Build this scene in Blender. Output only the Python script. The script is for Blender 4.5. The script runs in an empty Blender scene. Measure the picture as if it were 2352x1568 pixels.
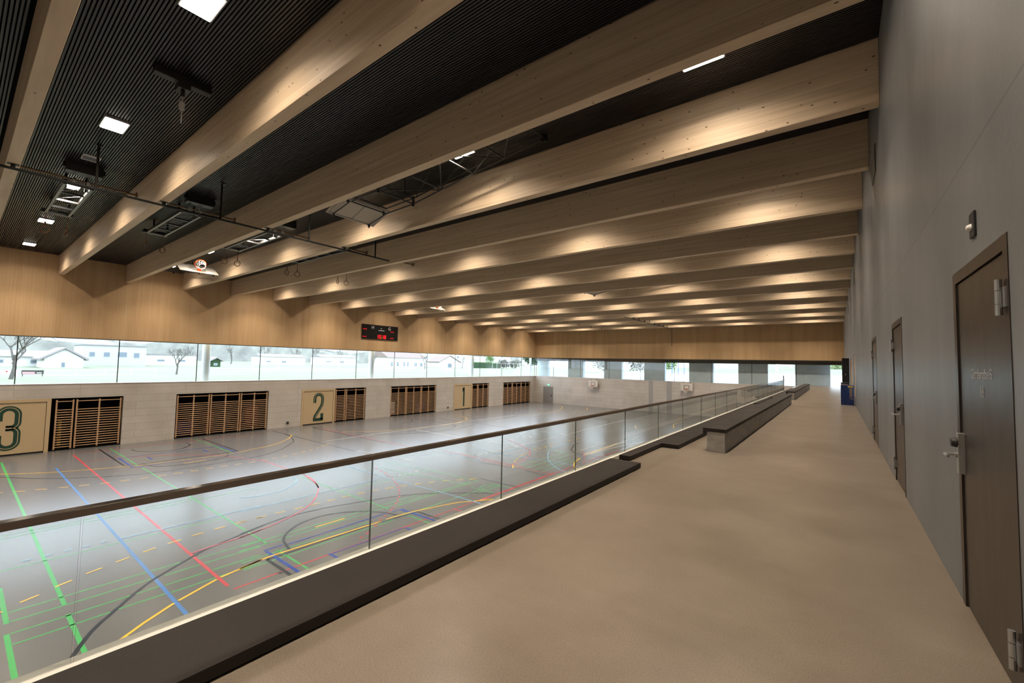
import bpy, bmesh, math, random
from mathutils import Vector, Matrix
random.seed(7)
S = bpy.context.scene
COL = S.collection
R = math.radians

# ------------------------------------------------------------------ camera, sky, exposure
cam = bpy.data.cameras.new('camera')
cam.sensor_fit = 'HORIZONTAL'; cam.sensor_width = 36.0
cam.lens = 977.32 / 2352 * 36
cam.clip_start = 0.05; cam.clip_end = 1500
cam_o = bpy.data.objects.new('camera', cam); COL.objects.link(cam_o)
YAW, PITCH, ROLL = 0.65073, 0.05254, 0.02111
fw = Vector((-math.sin(YAW)*math.cos(PITCH), math.cos(YAW)*math.cos(PITCH), math.sin(PITCH)))
rt = Vector((math.cos(YAW), math.sin(YAW), 0)); up = rt.cross(fw)
r2 = math.cos(ROLL)*rt + math.sin(ROLL)*up
u2 = -math.sin(ROLL)*rt + math.cos(ROLL)*up
M = Matrix.Identity(4)
for i in range(3):
    M[i][0], M[i][1], M[i][2] = r2[i], u2[i], -fw[i]
M[2][3] = 1.55
cam_o.matrix_world = M
S.camera = cam_o

SKY_STRENGTH = 6.6
LAMP_W, LAMP_DOWN_W = 82.0, 135.0
LAMP_COL = (1.0, 0.84, 0.66)
w = bpy.data.worlds.new('overcast_sky'); S.world = w; w.use_nodes = True
nt = w.node_tree
bg = nt.nodes['Background']
tc = nt.nodes.new('ShaderNodeTexCoord'); sep = nt.nodes.new('ShaderNodeSeparateXYZ')
rmp = nt.nodes.new('ShaderNodeValToRGB')
rmp.color_ramp.elements[0].position = 0.0; rmp.color_ramp.elements[0].color = (0.74, 0.86, 1.0, 1)
rmp.color_ramp.elements[1].position = 0.6; rmp.color_ramp.elements[1].color = (0.70, 0.84, 1.0, 1)
nt.links.new(tc.outputs['Generated'], sep.inputs[0]); nt.links.new(sep.outputs['Z'], rmp.inputs[0])
nt.links.new(rmp.outputs[0], bg.inputs['Color'])
bg.inputs['Strength'].default_value = SKY_STRENGTH

S.view_settings.view_transform = 'Standard'
S.view_settings.look = 'None'
S.view_settings.exposure = 0.0
S.view_settings.gamma = 1.0
S.view_settings.use_curve_mapping = False
S.cycles.max_bounces = 10; S.cycles.diffuse_bounces = 6; S.cycles.glossy_bounces = 4
S.cycles.transparent_max_bounces = 24
S.cycles.sample_clamp_indirect = 6.0
S.cycles.caustics_reflective = False; S.cycles.caustics_refractive = False

# ------------------------------------------------------------------ the hall's measures (metres; gallery floor is z = 0)
XR, XL = 0.672, -35.96            # gallery wall, window wall
YF, YB = 53.18, -9.5              # far wall, wall behind the camera
ZS, ZT = -0.15, 2.50              # window band
ZF, ZB, ZC = -4.04, 6.20, 7.31    # hall floor, underside of beams, ceiling
BW, SP, Y0 = 0.24, 2.96, 9.417    # beam width, spacing, front of beam 0
XG = -2.945                       # glass balustrade
def beam_y(i): return Y0 + SP*i
def bay_mid(i): return beam_y(i) + BW + (SP-BW)/2      # the bay between beams i and i+1

# ------------------------------------------------------------------ materials
def new_mat(name):
    m = bpy.data.materials.new(name); m.use_nodes = True
    return m, m.node_tree, m.node_tree.nodes['Principled BSDF']
def mat(name, c, rough=0.5, metal=0.0, spec=0.5, emit=None, es=0.0):
    m, t, b = new_mat(name)
    b.inputs['Base Color'].default_value = (*c, 1); b.inputs['Roughness'].default_value = rough
    b.inputs['Metallic'].default_value = metal; b.inputs['Specular IOR Level'].default_value = spec
    if emit: b.inputs['Emission Color'].default_value = (*emit, 1); b.inputs['Emission Strength'].default_value = es
    # slight procedural unevenness
    n = t.nodes.new('ShaderNodeTexNoise'); n.inputs['Scale'].default_value = 9
    mr = t.nodes.new('ShaderNodeMapRange'); mr.inputs['To Min'].default_value = max(0, rough-0.04); mr.inputs['To Max'].default_value = min(1, rough+0.04)
    t.links.new(n.outputs['Fac'], mr.inputs['Value']); t.links.new(mr.outputs[0], b.inputs['Roughness'])
    return m
def N(t, typ, **kw):
    n = t.nodes.new('ShaderNode'+typ)
    for k, v in kw.items():
        if k in n.inputs: n.inputs[k].default_value = v
        else: setattr(n, k, v)
    return n
def ramp(t, stops):
    r = t.nodes.new('ShaderNodeValToRGB'); e = r.color_ramp.elements
    while len(e) < len(stops): e.new(0.5)
    for k, (p, c) in enumerate(stops):
        e[k].position = p; e[k].color = (*c, 1) if len(c) == 3 else c
    return r
def mul(t, a, b):
    m = t.nodes.new('ShaderNodeMix'); m.data_type = 'RGBA'; m.blend_type = 'MULTIPLY'; m.inputs[0].default_value = 1
    t.links.new(a, m.inputs[6]); t.links.new(b, m.inputs[7]); return m.outputs[2]
def mapped(t, scale, loc=(0, 0, 0)):
    tc = t.nodes.new('ShaderNodeTexCoord'); mp = t.nodes.new('ShaderNodeMapping')
    mp.inputs['Scale'].default_value = scale; mp.inputs['Location'].default_value = loc
    t.links.new(tc.outputs['Object'], mp.inputs[0]); return mp.outputs[0]

def beam_wood():
    m, t, b = new_mat('beam_wood'); L = t.links
    info = t.nodes.new('ShaderNodeObjectInfo')
    comb = t.nodes.new('ShaderNodeVectorMath'); comb.operation = 'MULTIPLY_ADD'
    L.new(mapped(t, (0.35, 5, 9)), comb.inputs[0]); comb.inputs[1].default_value = (1, 1, 1)
    sc = t.nodes.new('ShaderNodeVectorMath'); sc.operation = 'SCALE'; sc.inputs[0].default_value = (37, 11, 5)
    L.new(info.outputs['Random'], sc.inputs['Scale']); L.new(sc.outputs[0], comb.inputs[2])
    n1 = N(t, 'TexNoise', Scale=1.0, Detail=5.0, Roughness=0.6); L.new(comb.outputs[0], n1.inputs['Vector'])
    c1 = ramp(t, [(0.3, (0.64, 0.49, 0.335)), (0.55, (0.74, 0.58, 0.41)), (0.75, (0.80, 0.65, 0.48))]); L.new(n1.outputs['Fac'], c1.inputs[0])
    n2 = N(t, 'TexNoise', Scale=1.0, Detail=3.0)
    mp2 = t.nodes.new('ShaderNodeVectorMath'); mp2.operation = 'ADD'
    L.new(mapped(t, (0.25, 2, 26)), mp2.inputs[0]); L.new(sc.outputs[0], mp2.inputs[1]); L.new(mp2.outputs[0], n2.inputs['Vector'])
    c2 = ramp(t, [(0.3, (0.84, 0.82, 0.80)), (0.6, (1, 1, 1))]); L.new(n2.outputs['Fac'], c2.inputs[0])
    v = N(t, 'TexVoronoi', Scale=1.0)                       # knots
    mp3 = t.nodes.new('ShaderNodeVectorMath'); mp3.operation = 'ADD'
    L.new(mapped(t, (3.4, 5.0, 6.5)), mp3.inputs[0]); L.new(sc.outputs[0], mp3.inputs[1]); L.new(mp3.outputs[0], v.inputs['Vector'])
    c3 = ramp(t, [(0.06, (0.20, 0.14, 0.10)), (0.105, (1, 1, 1))]); L.new(v.outputs['Distance'], c3.inputs[0])
    col = mul(t, mul(t, c1.outputs[0], c2.outputs[0]), c3.outputs[0])
    L.new(col, b.inputs['Base Color']); b.inputs['Roughness'].default_value = 0.55
    b.inputs['Specular IOR Level'].default_value = 0.3
    return m
def wall_wood():
    m, t, b = new_mat('wall_cladding_wood'); L = t.links
    tc = t.nodes.new('ShaderNodeTexCoord'); sx = t.nodes.new('ShaderNodeSeparateXYZ'); L.new(tc.outputs['Object'], sx.inputs[0])
    ad = t.nodes.new('ShaderNodeMath'); ad.operation = 'ADD'; L.new(sx.outputs[0], ad.inputs[0]); L.new(sx.outputs[1], ad.inputs[1])
    cb = t.nodes.new('ShaderNodeCombineXYZ'); L.new(ad.outputs[0], cb.inputs[0])
    zz = t.nodes.new('ShaderNodeMath'); zz.operation = 'MULTIPLY'; zz.inputs[1].default_value = 0.06; L.new(sx.outputs[2], zz.inputs[0]); L.new(zz.outputs[0], cb.inputs[2])
    n1 = N(t, 'TexNoise', Scale=1.1, Detail=6.0, Roughness=0.75); L.new(cb.outputs[0], n1.inputs['Vector'])
    c1 = ramp(t, [(0.3, (0.47, 0.305, 0.16)), (0.5, (0.57, 0.385, 0.21)), (0.7, (0.63, 0.45, 0.265))]); L.new(n1.outputs['Fac'], c1.inputs[0])
    wv = t.nodes.new('ShaderNodeMath'); wv.operation = 'MULTIPLY'; wv.inputs[1].default_value = 7.5; L.new(ad.outputs[0], wv.inputs[0])
    fr = t.nodes.new('ShaderNodeMath'); fr.operation = 'FRACT'; L.new(wv.outputs[0], fr.inputs[0])
    c2 = ramp(t, [(0.0, (0.66, 0.60, 0.54)), (0.07, (1, 1, 1))]); L.new(fr.outputs[0], c2.inputs[0])
    L.new(mul(t, c1.outputs[0], c2.outputs[0]), b.inputs['Base Color'])
    b.inputs['Roughness'].default_value = 0.55; b.inputs['Specular IOR Level'].default_value = 0.3
    return m
def concrete(name, lo, hi, rows=0.46, cols=2.6, line=0.72, rough=0.6, mortar=0.012, cloud=(0.5, 0.5, 0.35)):
    m, t, b = new_mat(name); L = t.links
    tc = t.nodes.new('ShaderNodeTexCoord'); sx = t.nodes.new('ShaderNodeSeparateXYZ'); L.new(tc.outputs['Object'], sx.inputs[0])
    ad = t.nodes.new('ShaderNodeMath'); ad.operation = 'ADD'; L.new(sx.outputs[0], ad.inputs[0]); L.new(sx.outputs[1], ad.inputs[1])
    cb = t.nodes.new('ShaderNodeCombineXYZ'); L.new(ad.outputs[0], cb.inputs[0]); L.new(sx.outputs[2], cb.inputs[1])
    n1 = N(t, 'TexNoise', Scale=1.0, Detail=7.0, Roughness=0.62); L.new(mapped(t, cloud), n1.inputs['Vector'])
    c1 = ramp(t, [(0.32, lo), (0.68, hi)]); L.new(n1.outputs['Fac'], c1.inputs[0])
    br = t.nodes.new('ShaderNodeTexBrick'); L.new(cb.outputs[0], br.inputs['Vector'])
    br.inputs['Scale'].default_value = 1.0; br.inputs['Mortar Size'].default_value = mortar; br.inputs['Mortar Smooth'].default_value = 0.2
    br.inputs['Brick Width'].default_value = cols; br.inputs['Row Height'].default_value = rows
    br.offset = 0.37; br.offset_frequency = 3
    br.inputs['Color1'].default_value = (1, 1, 1, 1); br.inputs['Color2'].default_value = (0.93, 0.92, 0.91, 1); br.inputs['Mortar'].default_value = (line, line, line, 1)
    n3 = N(t, 'TexNoise', Scale=38.0, Detail=4.0); L.new(tc.outputs['Object'], n3.inputs['Vector'])
    c3 = ramp(t, [(0.3, (0.93, 0.93, 0.93)), (0.7, (1.04, 1.04, 1.04))]); L.new(n3.outputs['Fac'], c3.inputs[0])
    L.new(mul(t, mul(t, c1.outputs[0], br.outputs['Color']), c3.outputs[0]), b.inputs['Base Color'])
    b.inputs['Roughness'].default_value = rough
    bp = t.nodes.new('ShaderNodeBump'); bp.inputs['Strength'].default_value = 0.12; bp.inputs['Distance'].default_value = 0.01
    L.new(n3.outputs['Fac'], bp.inputs['Height']); L.new(bp.outputs[0], b.inputs['Normal'])
    return m
def floor_mat(name, lo, hi, rough, speck=0.0, spec=0.5, scale=0.6, dr=0.05):
    m, t, b = new_mat(name); L = t.links
    n1 = N(t, 'TexNoise', Scale=scale, Detail=8.0, Roughness=0.6); L.new(mapped(t, (1, 1, 1)), n1.inputs['Vector'])
    c1 = ramp(t, [(0.3, lo), (0.7, hi)]); L.new(n1.outputs['Fac'], c1.inputs[0]); col = c1.outputs[0]
    if speck:
        n2 = N(t, 'TexNoise', Scale=120.0, Detail=2.0); L.new(mapped(t, (1, 1, 1)), n2.inputs['Vector'])
        c2 = ramp(t, [(0.35, (1-speck,)*3), (0.65, (1+speck,)*3)]); L.new(n2.outputs['Fac'], c2.inputs[0]); col = mul(t, col, c2.outputs[0])
    L.new(col, b.inputs['Base Color'])
    mr = t.nodes.new('ShaderNodeMapRange'); mr.inputs['From Min'].default_value = 0.3; mr.inputs['From Max'].default_value = 0.7
    mr.inputs['To Min'].default_value = rough-dr; mr.inputs['To Max'].default_value = rough+dr
    L.new(n1.outputs['Fac'], mr.inputs['Value']); L.new(mr.outputs[0], b.inputs['Roughness'])
    b.inputs['Specular IOR Level'].default_value = spec
    return m
def glass_mat(name, tint, ior=1.45):
    m, t, b = new_mat(name); t.nodes.remove(b); L = t.links
    tr = t.nodes.new('ShaderNodeBsdfTransparent'); tr.inputs[0].default_value = (*tint, 1)
    gl = t.nodes.new('ShaderNodeBsdfGlossy'); gl.inputs['Roughness'].default_value = 0.0
    fr = t.nodes.new('ShaderNodeFresnel'); fr.inputs['IOR'].default_value = ior
    geo = t.nodes.new('ShaderNodeNewGeometry')
    mr = t.nodes.new('ShaderNodeMapRange'); mr.inputs['To Min'].default_value = ior; mr.inputs['To Max'].default_value = 1/ior
    L.new(geo.outputs['Backfacing'], mr.inputs['Value']); L.new(mr.outputs[0], fr.inputs['IOR'])
    mx = t.nodes.new('ShaderNodeMixShader'); L.new(fr.outputs[0], mx.inputs[0]); L.new(tr.outputs[0], mx.inputs[1]); L.new(gl.outputs[0], mx.inputs[2])
    L.new(mx.outputs[0], t.nodes['Material Output'].inputs['Surface'])
    return m

def trowelled():
    m, t, b = new_mat('polished_gallery_concrete'); L = t.links
    n1 = N(t, 'TexNoise', Scale=1.0, Detail=7.0, Roughness=0.62); L.new(mapped(t, (0.8, 0.8, 1)), n1.inputs['Vector'])
    c1 = ramp(t, [(0.30, (0.142, 0.114, 0.088)), (0.55, (0.188, 0.155, 0.123)), (0.75, (0.220, 0.185, 0.150))]); L.new(n1.outputs['Fac'], c1.inputs[0])
    n2 = N(t, 'TexNoise', Scale=1.0, Detail=6.0, Roughness=0.7, Distortion=0.25); L.new(mapped(t, (0.9, 4.5, 1)), n2.inputs['Vector'])
    c2 = ramp(t, [(0.32, (0.95, 0.945, 0.94)), (0.60, (1.01, 1.01, 1.01)), (0.74, (1.09, 1.085, 1.08))]); L.new(n2.outputs['Fac'], c2.inputs[0])
    n3 = N(t, 'TexNoise', Scale=130.0, Detail=2.0); L.new(mapped(t, (1, 1, 1)), n3.inputs['Vector'])
    c3 = ramp(t, [(0.35, (0.82,)*3), (0.65, (1.18,)*3)]); L.new(n3.outputs['Fac'], c3.inputs[0])
    L.new(mul(t, mul(t, c1.outputs[0], c2.outputs[0]), c3.outputs[0]), b.inputs['Base Color'])
    mr = t.nodes.new('ShaderNodeMapRange'); mr.inputs['From Min'].default_value = 0.3; mr.inputs['From Max'].default_value = 0.7
    mr.inputs['To Min'].default_value = 0.29; mr.inputs['To Max'].default_value = 0.34
    L.new(n2.outputs['Fac'], mr.inputs['Value']); L.new(mr.outputs[0], b.inputs['Roughness'])
    return m
MT = {}
MT['beam'] = beam_wood()
MT['cladding'] = wall_wood()
MT['concrete'] = concrete('pale_board_concrete', (0.56, 0.52, 0.475), (0.69, 0.65, 0.605))
MT['concrete_dark'] = concrete('gallery_wall_concrete', (0.118, 0.127, 0.138), (0.195, 0.205, 0.218), rows=2.9, cols=5.4, line=0.62, rough=0.42, mortar=0.008, cloud=(0.9, 0.9, 0.35))
MT['concrete_bench'] = concrete('bench_concrete', (0.24, 0.23, 0.215), (0.38, 0.365, 0.345), rows=3, cols=3.2, line=0.8, cloud=(3, 3, 6))
MT['pillar'] = concrete('pillar_concrete', (0.55, 0.68, 0.74), (0.70, 0.80, 0.85), rows=3, cols=2.8, line=0.8, cloud=(0.7, 0.7, 0.9))
MT['hall_floor'] = floor_mat('sports_floor', (0.128, 0.127, 0.129), (0.142, 0.141, 0.143), 0.25, 0.0, 0.65, 0.25, 0.012)
MT['gallery_floor'] = trowelled()
MT['ceil_slat'] = mat('black_ceiling_slat', (0.022, 0.022, 0.024), 0.4)
MT['ceil_back'] = mat('black_ceiling_felt', (0.006, 0.006, 0.007), 0.9, spec=0.1)
MT['slab'] = floor_mat('dark_bench_slab', (0.019, 0.0155, 0.0145), (0.027, 0.022, 0.020), 0.6, 0.12, 0.2, 2.0)
MT['black'] = mat('matt_black', (0.012, 0.012, 0.013), 0.5)
MT['steel_black'] = mat('black_steel', (0.02, 0.019, 0.018), 0.4, 0.3)
MT['truss'] = mat('grey_truss_steel', (0.16, 0.16, 0.165), 0.35, 0.8)
MT['bronze'] = mat('bronze_rail', (0.26, 0.225, 0.20), 0.13, 0.95)
MT['door_bronze'] = mat('bronze_door', (0.075, 0.061, 0.053), 0.34, 0.75)
MT['steel'] = mat('satin_steel', (0.50, 0.51, 0.52), 0.36, 0.9)
MT['white'] = mat('white_paint', (0.84, 0.83, 0.81), 0.45)
MT['strip'] = mat('pale_edge_strip', (0.60, 0.585, 0.55), 0.8, spec=0.1)
MT['glass'] = glass_mat('window_glass', (0.965, 0.972, 0.965))
MT['balu_glass'] = glass_mat('balustrade_glass', (0.95, 0.975, 0.965))
MT['glass_edge'] = mat('green_glass_edge', (0.10, 0.14, 0.12), 0.15)
MT['mullion'] = mat('dark_window_joint', (0.015, 0.018, 0.017), 0.5)
MT['frame_dark'] = mat('dark_window_frame', (0.075, 0.066, 0.055), 0.45)
MT['bars_wood'] = mat('beech_bars', (0.56, 0.35, 0.20), 0.4)
MT['door_wood'] = mat('pale_plywood', (0.60, 0.455, 0.275), 0.5)
MT['green_num'] = mat('dark_green_paint', (0.012, 0.055, 0.032), 0.5)
MT['lamp'] = mat('lamp_diffuser', (0.9, 0.9, 0.88), 0.4, emit=(1.0, 0.92, 0.80), es=15.0)
MT['lamp_case'] = mat('lamp_housing', (0.35, 0.35, 0.35), 0.4)
MT['board'] = mat('white_backboard', (0.74, 0.71, 0.66), 0.35)
MT['board_back'] = mat('beige_board_back', (0.50, 0.45, 0.38), 0.5)
MT['orange'] = mat('orange_ring', (0.80, 0.13, 0.03), 0.35)
MT['net'] = mat('white_net', (0.80, 0.78, 0.74), 0.7)
MT['ring_wood'] = mat('brown_wood_ring', (0.20, 0.11, 0.055), 0.4)
MT['brown_steel'] = mat('brown_support_bar', (0.20, 0.125, 0.06), 0.45)
MT['red_led'] = mat('red_led', (0.3, 0.0, 0.0), 0.5, emit=(1.0, 0.015, 0.02), es=1.3)
MT['green_led'] = mat('green_led', (0.1, 0.3, 0.0), 0.5, emit=(0.35, 0.75, 0.0), es=0.9)
MT['print_white'] = mat('white_print', (0.72, 0.72, 0.70), 0.5)
MT['print_grey'] = mat('pale_grey_print', (0.30, 0.30, 0.31), 0.4)
MT['score'] = mat('scoreboard_black', (0.008, 0.008, 0.008), 0.25)
MT['exit'] = mat('exit_sign_green', (0.1, 0.5, 0.3), 0.4, emit=(0.25, 1.0, 0.62), es=1.2)
MT['grey_door'] = mat('grey_steel_door', (0.27, 0.26, 0.245), 0.45)
MT['grey_panel'] = mat('light_grey_panel', (0.40, 0.39, 0.38), 0.5)
MT['vent'] = mat('dark_vent', (0.04, 0.045, 0.042), 0.5)
MT['blue_box'] = None
MT['yellow'] = mat('yellow_plastic', (0.50, 0.30, 0.02), 0.4)
MT['red_mat'] = mat('red_vinyl', (0.12, 0.010, 0.008), 0.5)
MT['blue_mat'] = mat('blue_vinyl', (0.008, 0.010, 0.13), 0.5)
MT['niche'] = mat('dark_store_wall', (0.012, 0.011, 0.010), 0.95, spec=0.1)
MT['grass'] = floor_mat('meadow_grass', (0.175, 0.205, 0.128), (0.215, 0.238, 0.165), 0.95, 0.1, 0.1, 0.08)
MT['paving'] = floor_mat('pale_paving', (0.34, 0.34, 0.34), (0.38, 0.38, 0.38), 0.9, 0.05, 0.1, 0.5)
MT['render_wall'] = mat('white_render', (0.62, 0.62, 0.61), 0.8)
MT['roof'] = mat('grey_brown_roof', (0.24, 0.22, 0.22), 0.8)
MT['roof_dark'] = mat('brown_timber', (0.20, 0.15, 0.13), 0.8)
MT['win_dark'] = mat('house_window', (0.16, 0.19, 0.23), 0.2)
MT['bark'] = mat('grey_bark', (0.11, 0.10, 0.09), 0.9)
MT['leaf'] = floor_mat('spring_leaves', (0.07, 0.13, 0.03), (0.17, 0.27, 0.08), 0.8, 0.2, 0.2, 4.0)
MT['leaf_dark'] = floor_mat('evergreen_leaves', (0.015, 0.04, 0.018), (0.05, 0.085, 0.04), 0.8, 0.2, 0.2, 4.0)
MT['twigs'] = floor_mat('bare_twigs', (0.085, 0.08, 0.065), (0.17, 0.165, 0.14), 0.9, 0.2, 0.1, 5.0)
MT['leaf_pale'] = floor_mat('pale_leaves', (0.16, 0.21, 0.09), (0.27, 0.32, 0.17), 0.8, 0.2, 0.2, 4.0)
MT['hill'] = floor_mat('wooded_hill', (0.20, 0.195, 0.185), (0.36, 0.355, 0.32), 0.95, 0.2, 0.05, 0.12)
MT['column'] = mat('cool_white_column', (0.80, 0.86, 0.90), 0.5)
MT['fence'] = mat('pale_fence', (0.40, 0.42, 0.42), 0.6)
MT['blue_steel'] = mat('blue_steel_post', (0.06, 0.13, 0.38), 0.5)
def splatter():
    m, t, b = new_mat('blue_splatter'); L = t.links
    n = N(t, 'TexNoise', Scale=16.0, Detail=5.0, Roughness=0.8); L.new(mapped(t, (1, 1, 1)), n.inputs['Vector'])
    c = ramp(t, [(0.56, (0.005, 0.022, 0.11)), (0.70, (0.16, 0.24, 0.38))]); L.new(n.outputs['Fac'], c.inputs[0])
    L.new(c.outputs[0], b.inputs['Base Color']); b.inputs['Roughness'].default_value = 0.4; return m
MT['blue_box'] = splatter()
PAINT = {'green': (0.055, 0.40, 0.10), 'blue': (0.06, 0.19, 0.52), 'red': (0.50, 0.045, 0.06), 'black': (0.010, 0.012, 0.017),
         'navy': (0.012, 0.05, 0.34), 'yellow': (0.85, 0.50, 0.03), 'pink': (0.58, 0.10, 0.16), 'lightblue': (0.22, 0.45, 0.72), 'white': (0.72, 0.75, 0.75)}
def paint(c):
    m = mat('court_paint_'+c, PAINT[c], 0.30); return m

# ------------------------------------------------------------------ mesh helpers
class MB:
    def __init__(s): s.v = []; s.f = []; s.m = []
    def box(s, x0, x1, y0, y1, z0, z1, mi=0):
        a = len(s.v)
        s.v += [(x, y, z) for z in (z0, z1) for y in (y0, y1) for x in (x0, x1)]
        for q in ((0, 2, 3, 1), (4, 5, 7, 6), (0, 1, 5, 4), (2, 6, 7, 3), (0, 4, 6, 2), (1, 3, 7, 5)):
            s.f.append([a+k for k in q]); s.m.append(mi)
        return s
    def obox(s, p, q, w, h, mi=0, upv=(0, 0, 1)):
        p, q = Vector(p), Vector(q); d = (q-p).normalized(); u = Vector(upv)
        if abs(d.dot(u)) > 0.99: u = Vector((1, 0, 0))
        sd = d.cross(u).normalized()*w/2; uu = sd.cross(d).normalized()*h/2
        a = len(s.v)
        for c in (p, q):
            s.v += [tuple(c-sd-uu), tuple(c+sd-uu), tuple(c+sd+uu), tuple(c-sd+uu)]
        for k in range(4): s.f.append([a+k, a+(k+1) % 4, a+4+(k+1) % 4, a+4+k]); s.m.append(mi)
        s.f.append([a+3, a+2, a+1, a]); s.f.append([a+4, a+5, a+6, a+7]); s.m += [mi, mi]
        return s
    def tube(s, pts, r, n=8, mi=0, closed=False, r1=None):
        P = [Vector(p) for p in pts]; a0 = len(s.v); m = len(P)
        for k, p in enumerate(P):
            if closed: d = P[(k+1) % m]-P[k-1]
            else: d = P[min(k+1, m-1)]-P[max(k-1, 0)]
            d.normalize(); u = Vector((0, 0, 1)) if abs(d.z) < 0.9 else Vector((1, 0, 0))
            sd = d.cross(u).normalized(); uu = sd.cross(d)
            rr = r if r1 is None else r+(r1-r)*k/(m-1)
            for j in range(n):
                t = 2*math.pi*j/n; s.v.append(tuple(p+sd*math.cos(t)*rr+uu*math.sin(t)*rr))
        for k in range(m if closed else m-1):
            for j in range(n):
                A, B = a0+k*n, a0+((k+1) % m)*n
                s.f.append([A+j, A+(j+1) % n, B+(j+1) % n, B+j]); s.m.append(mi)
        if not closed:
            s.f.append([a0+j for j in range(n)][::-1]); s.f.append([a0+(m-1)*n+j for j in range(n)]); s.m += [mi, mi]
        return s
    def quad(s, pts, mi=0):
        a = len(s.v); s.v += [tuple(p) for p in pts]; s.f.append(list(range(a, a+len(pts)))); s.m.append(mi); return s
    def prism(s, poly, off, mi=0):        # poly: planar loop of 3D points, off: extrusion vector
        a = len(s.v); n = len(poly); o = Vector(off)
        s.v += [tuple(p) for p in poly]+[tuple(Vector(p)+o) for p in poly]
        s.f.append(list(range(a, a+n))[::-1]); s.f.append(list(range(a+n, a+2*n))); s.m += [mi, mi]
        for k in range(n): s.f.append([a+k, a+(k+1) % n, a+n+(k+1) % n, a+n+k]); s.m.append(mi)
        return s
    def lathe(s, prof, c, n=20, mi=0):     # prof [(r,z)]
        a = len(s.v)
        for r, z in prof:
            for j in range(n):
                t = 2*math.pi*j/n; s.v.append((c[0]+r*math.cos(t), c[1]+r*math.sin(t), c[2]+z))
        for k in range(len(prof)-1):
            for j in range(n): s.f.append([a+k*n+j, a+k*n+(j+1) % n, a+(k+1)*n+(j+1) % n, a+(k+1)*n+j]); s.m.append(mi)
        s.f.append([a+j for j in range(n)][::-1]); s.f.append([a+(len(prof)-1)*n+j for j in range(n)]); s.m += [mi, mi]
        return s
    def ribbon(s, pts, w, to, mi=0):       # flat ribbon along 2-D points, to(u,v)->3-D
        P = [Vector(p) for p in pts]; L = []
        for k, p in enumerate(P):
            d = (P[min(k+1, len(P)-1)]-P[max(k-1, 0)]).normalized(); n = Vector((-d.y, d.x))
            if 0 < k < len(P)-1:
                d0 = (P[k]-P[k-1]).normalized(); c = max(0.5, d0.dot(d)); L.append((p+n*w/2/c, p-n*w/2/c))
            else: L.append((p+n*w/2, p-n*w/2))
        a = len(s.v)
        for l, r in L: s.v += [to(*l), to(*r)]
        for k in range(len(L)-1): s.f.append([a+2*k+1, a+2*k+3, a+2*k+2, a+2*k]); s.m.append(mi)
        return s
    def build(s, name, mats, parent=None, bevel=0.0, smooth=False, origin=None):
        me = bpy.data.meshes.new(name)
        V = s.v
        if origin is None and parent is None: origin = (0, 0, 0)
        off = Vector(origin) if origin is not None else Vector((0, 0, 0))
        me.from_pydata([tuple(Vector(p)-off) for p in V], [], s.f)
        if not isinstance(mats, (list, tuple)): mats = [mats]
        for m in mats: me.materials.append(m)
        me.polygons.foreach_set('material_index', s.m)
        if smooth: me.polygons.foreach_set('use_smooth', [True]*len(me.polygons))
        me.validate(); me.update()
        bm = bmesh.new(); bm.from_mesh(me); bmesh.ops.recalc_face_normals(bm, faces=bm.faces); bm.to_mesh(me); bm.free()
        o = bpy.data.objects.new(name, me); COL.objects.link(o)
        o.location = off
        if parent: adopt(o, parent)
        if bevel:
            b = o.modifiers.new('bevel', 'BEVEL'); b.width = bevel; b.segments = 2; b.limit_method = 'ANGLE'
        return o
def tag(o, label=None, cat=None, group=None, kind=None):
    if label: o['label'] = label
    if cat: o['category'] = cat
    if group: o['group'] = group
    if kind: o['kind'] = kind
    return o
def struct(o, label=None): return tag(o, label, None, None, 'structure')
def empty(name, loc=(0, 0, 0), rz=0.0):
    o = bpy.data.objects.new(name, None); COL.objects.link(o); o.location = loc; o.rotation_euler = (0, 0, rz); o.empty_display_size = 0.2
    return o
CH = {}
def adopt(c, p): c.parent = p; CH.setdefault(p.name, []).append(c)
def kids(o): return CH.get(o.name, [])
def dup(o, parent=None):
    c = o.copy(); COL.objects.link(c)
    if parent: adopt(c, parent)
    for ch in kids(o): dup(ch, c)
    return c
def text_mesh(body, size, to, m, name, parent, extrude=0.002, align='CENTER'):
    cu = bpy.data.curves.new(name, 'FONT'); cu.body = body; cu.size = size; cu.align_x = align; cu.align_y = 'CENTER'; cu.extrude = extrude
    ob = bpy.data.objects.new(name+'_curve', cu); COL.objects.link(ob)
    dg = bpy.context.evaluated_depsgraph_get(); me = bpy.data.meshes.new_from_object(ob.evaluated_get(dg))
    bpy.data.objects.remove(ob); bpy.data.curves.remove(cu)
    for v in me.vertices: v.co = to(v.co.x, v.co.y, v.co.z)
    me.materials.clear(); me.materials.append(m)
    o = bpy.data.objects.new(name, me); COL.objects.link(o); adopt(o, parent)
    return o
ORD = ['first', 'second', 'third', 'fourth', 'fifth', 'sixth', 'seventh', 'eighth', 'ninth', 'tenth', 'eleventh', 'twelfth', 'thirteenth', 'fourteenth',
       'fifteenth', 'sixteenth', 'seventeenth', 'eighteenth', 'nineteenth', 'twentieth']
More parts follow.
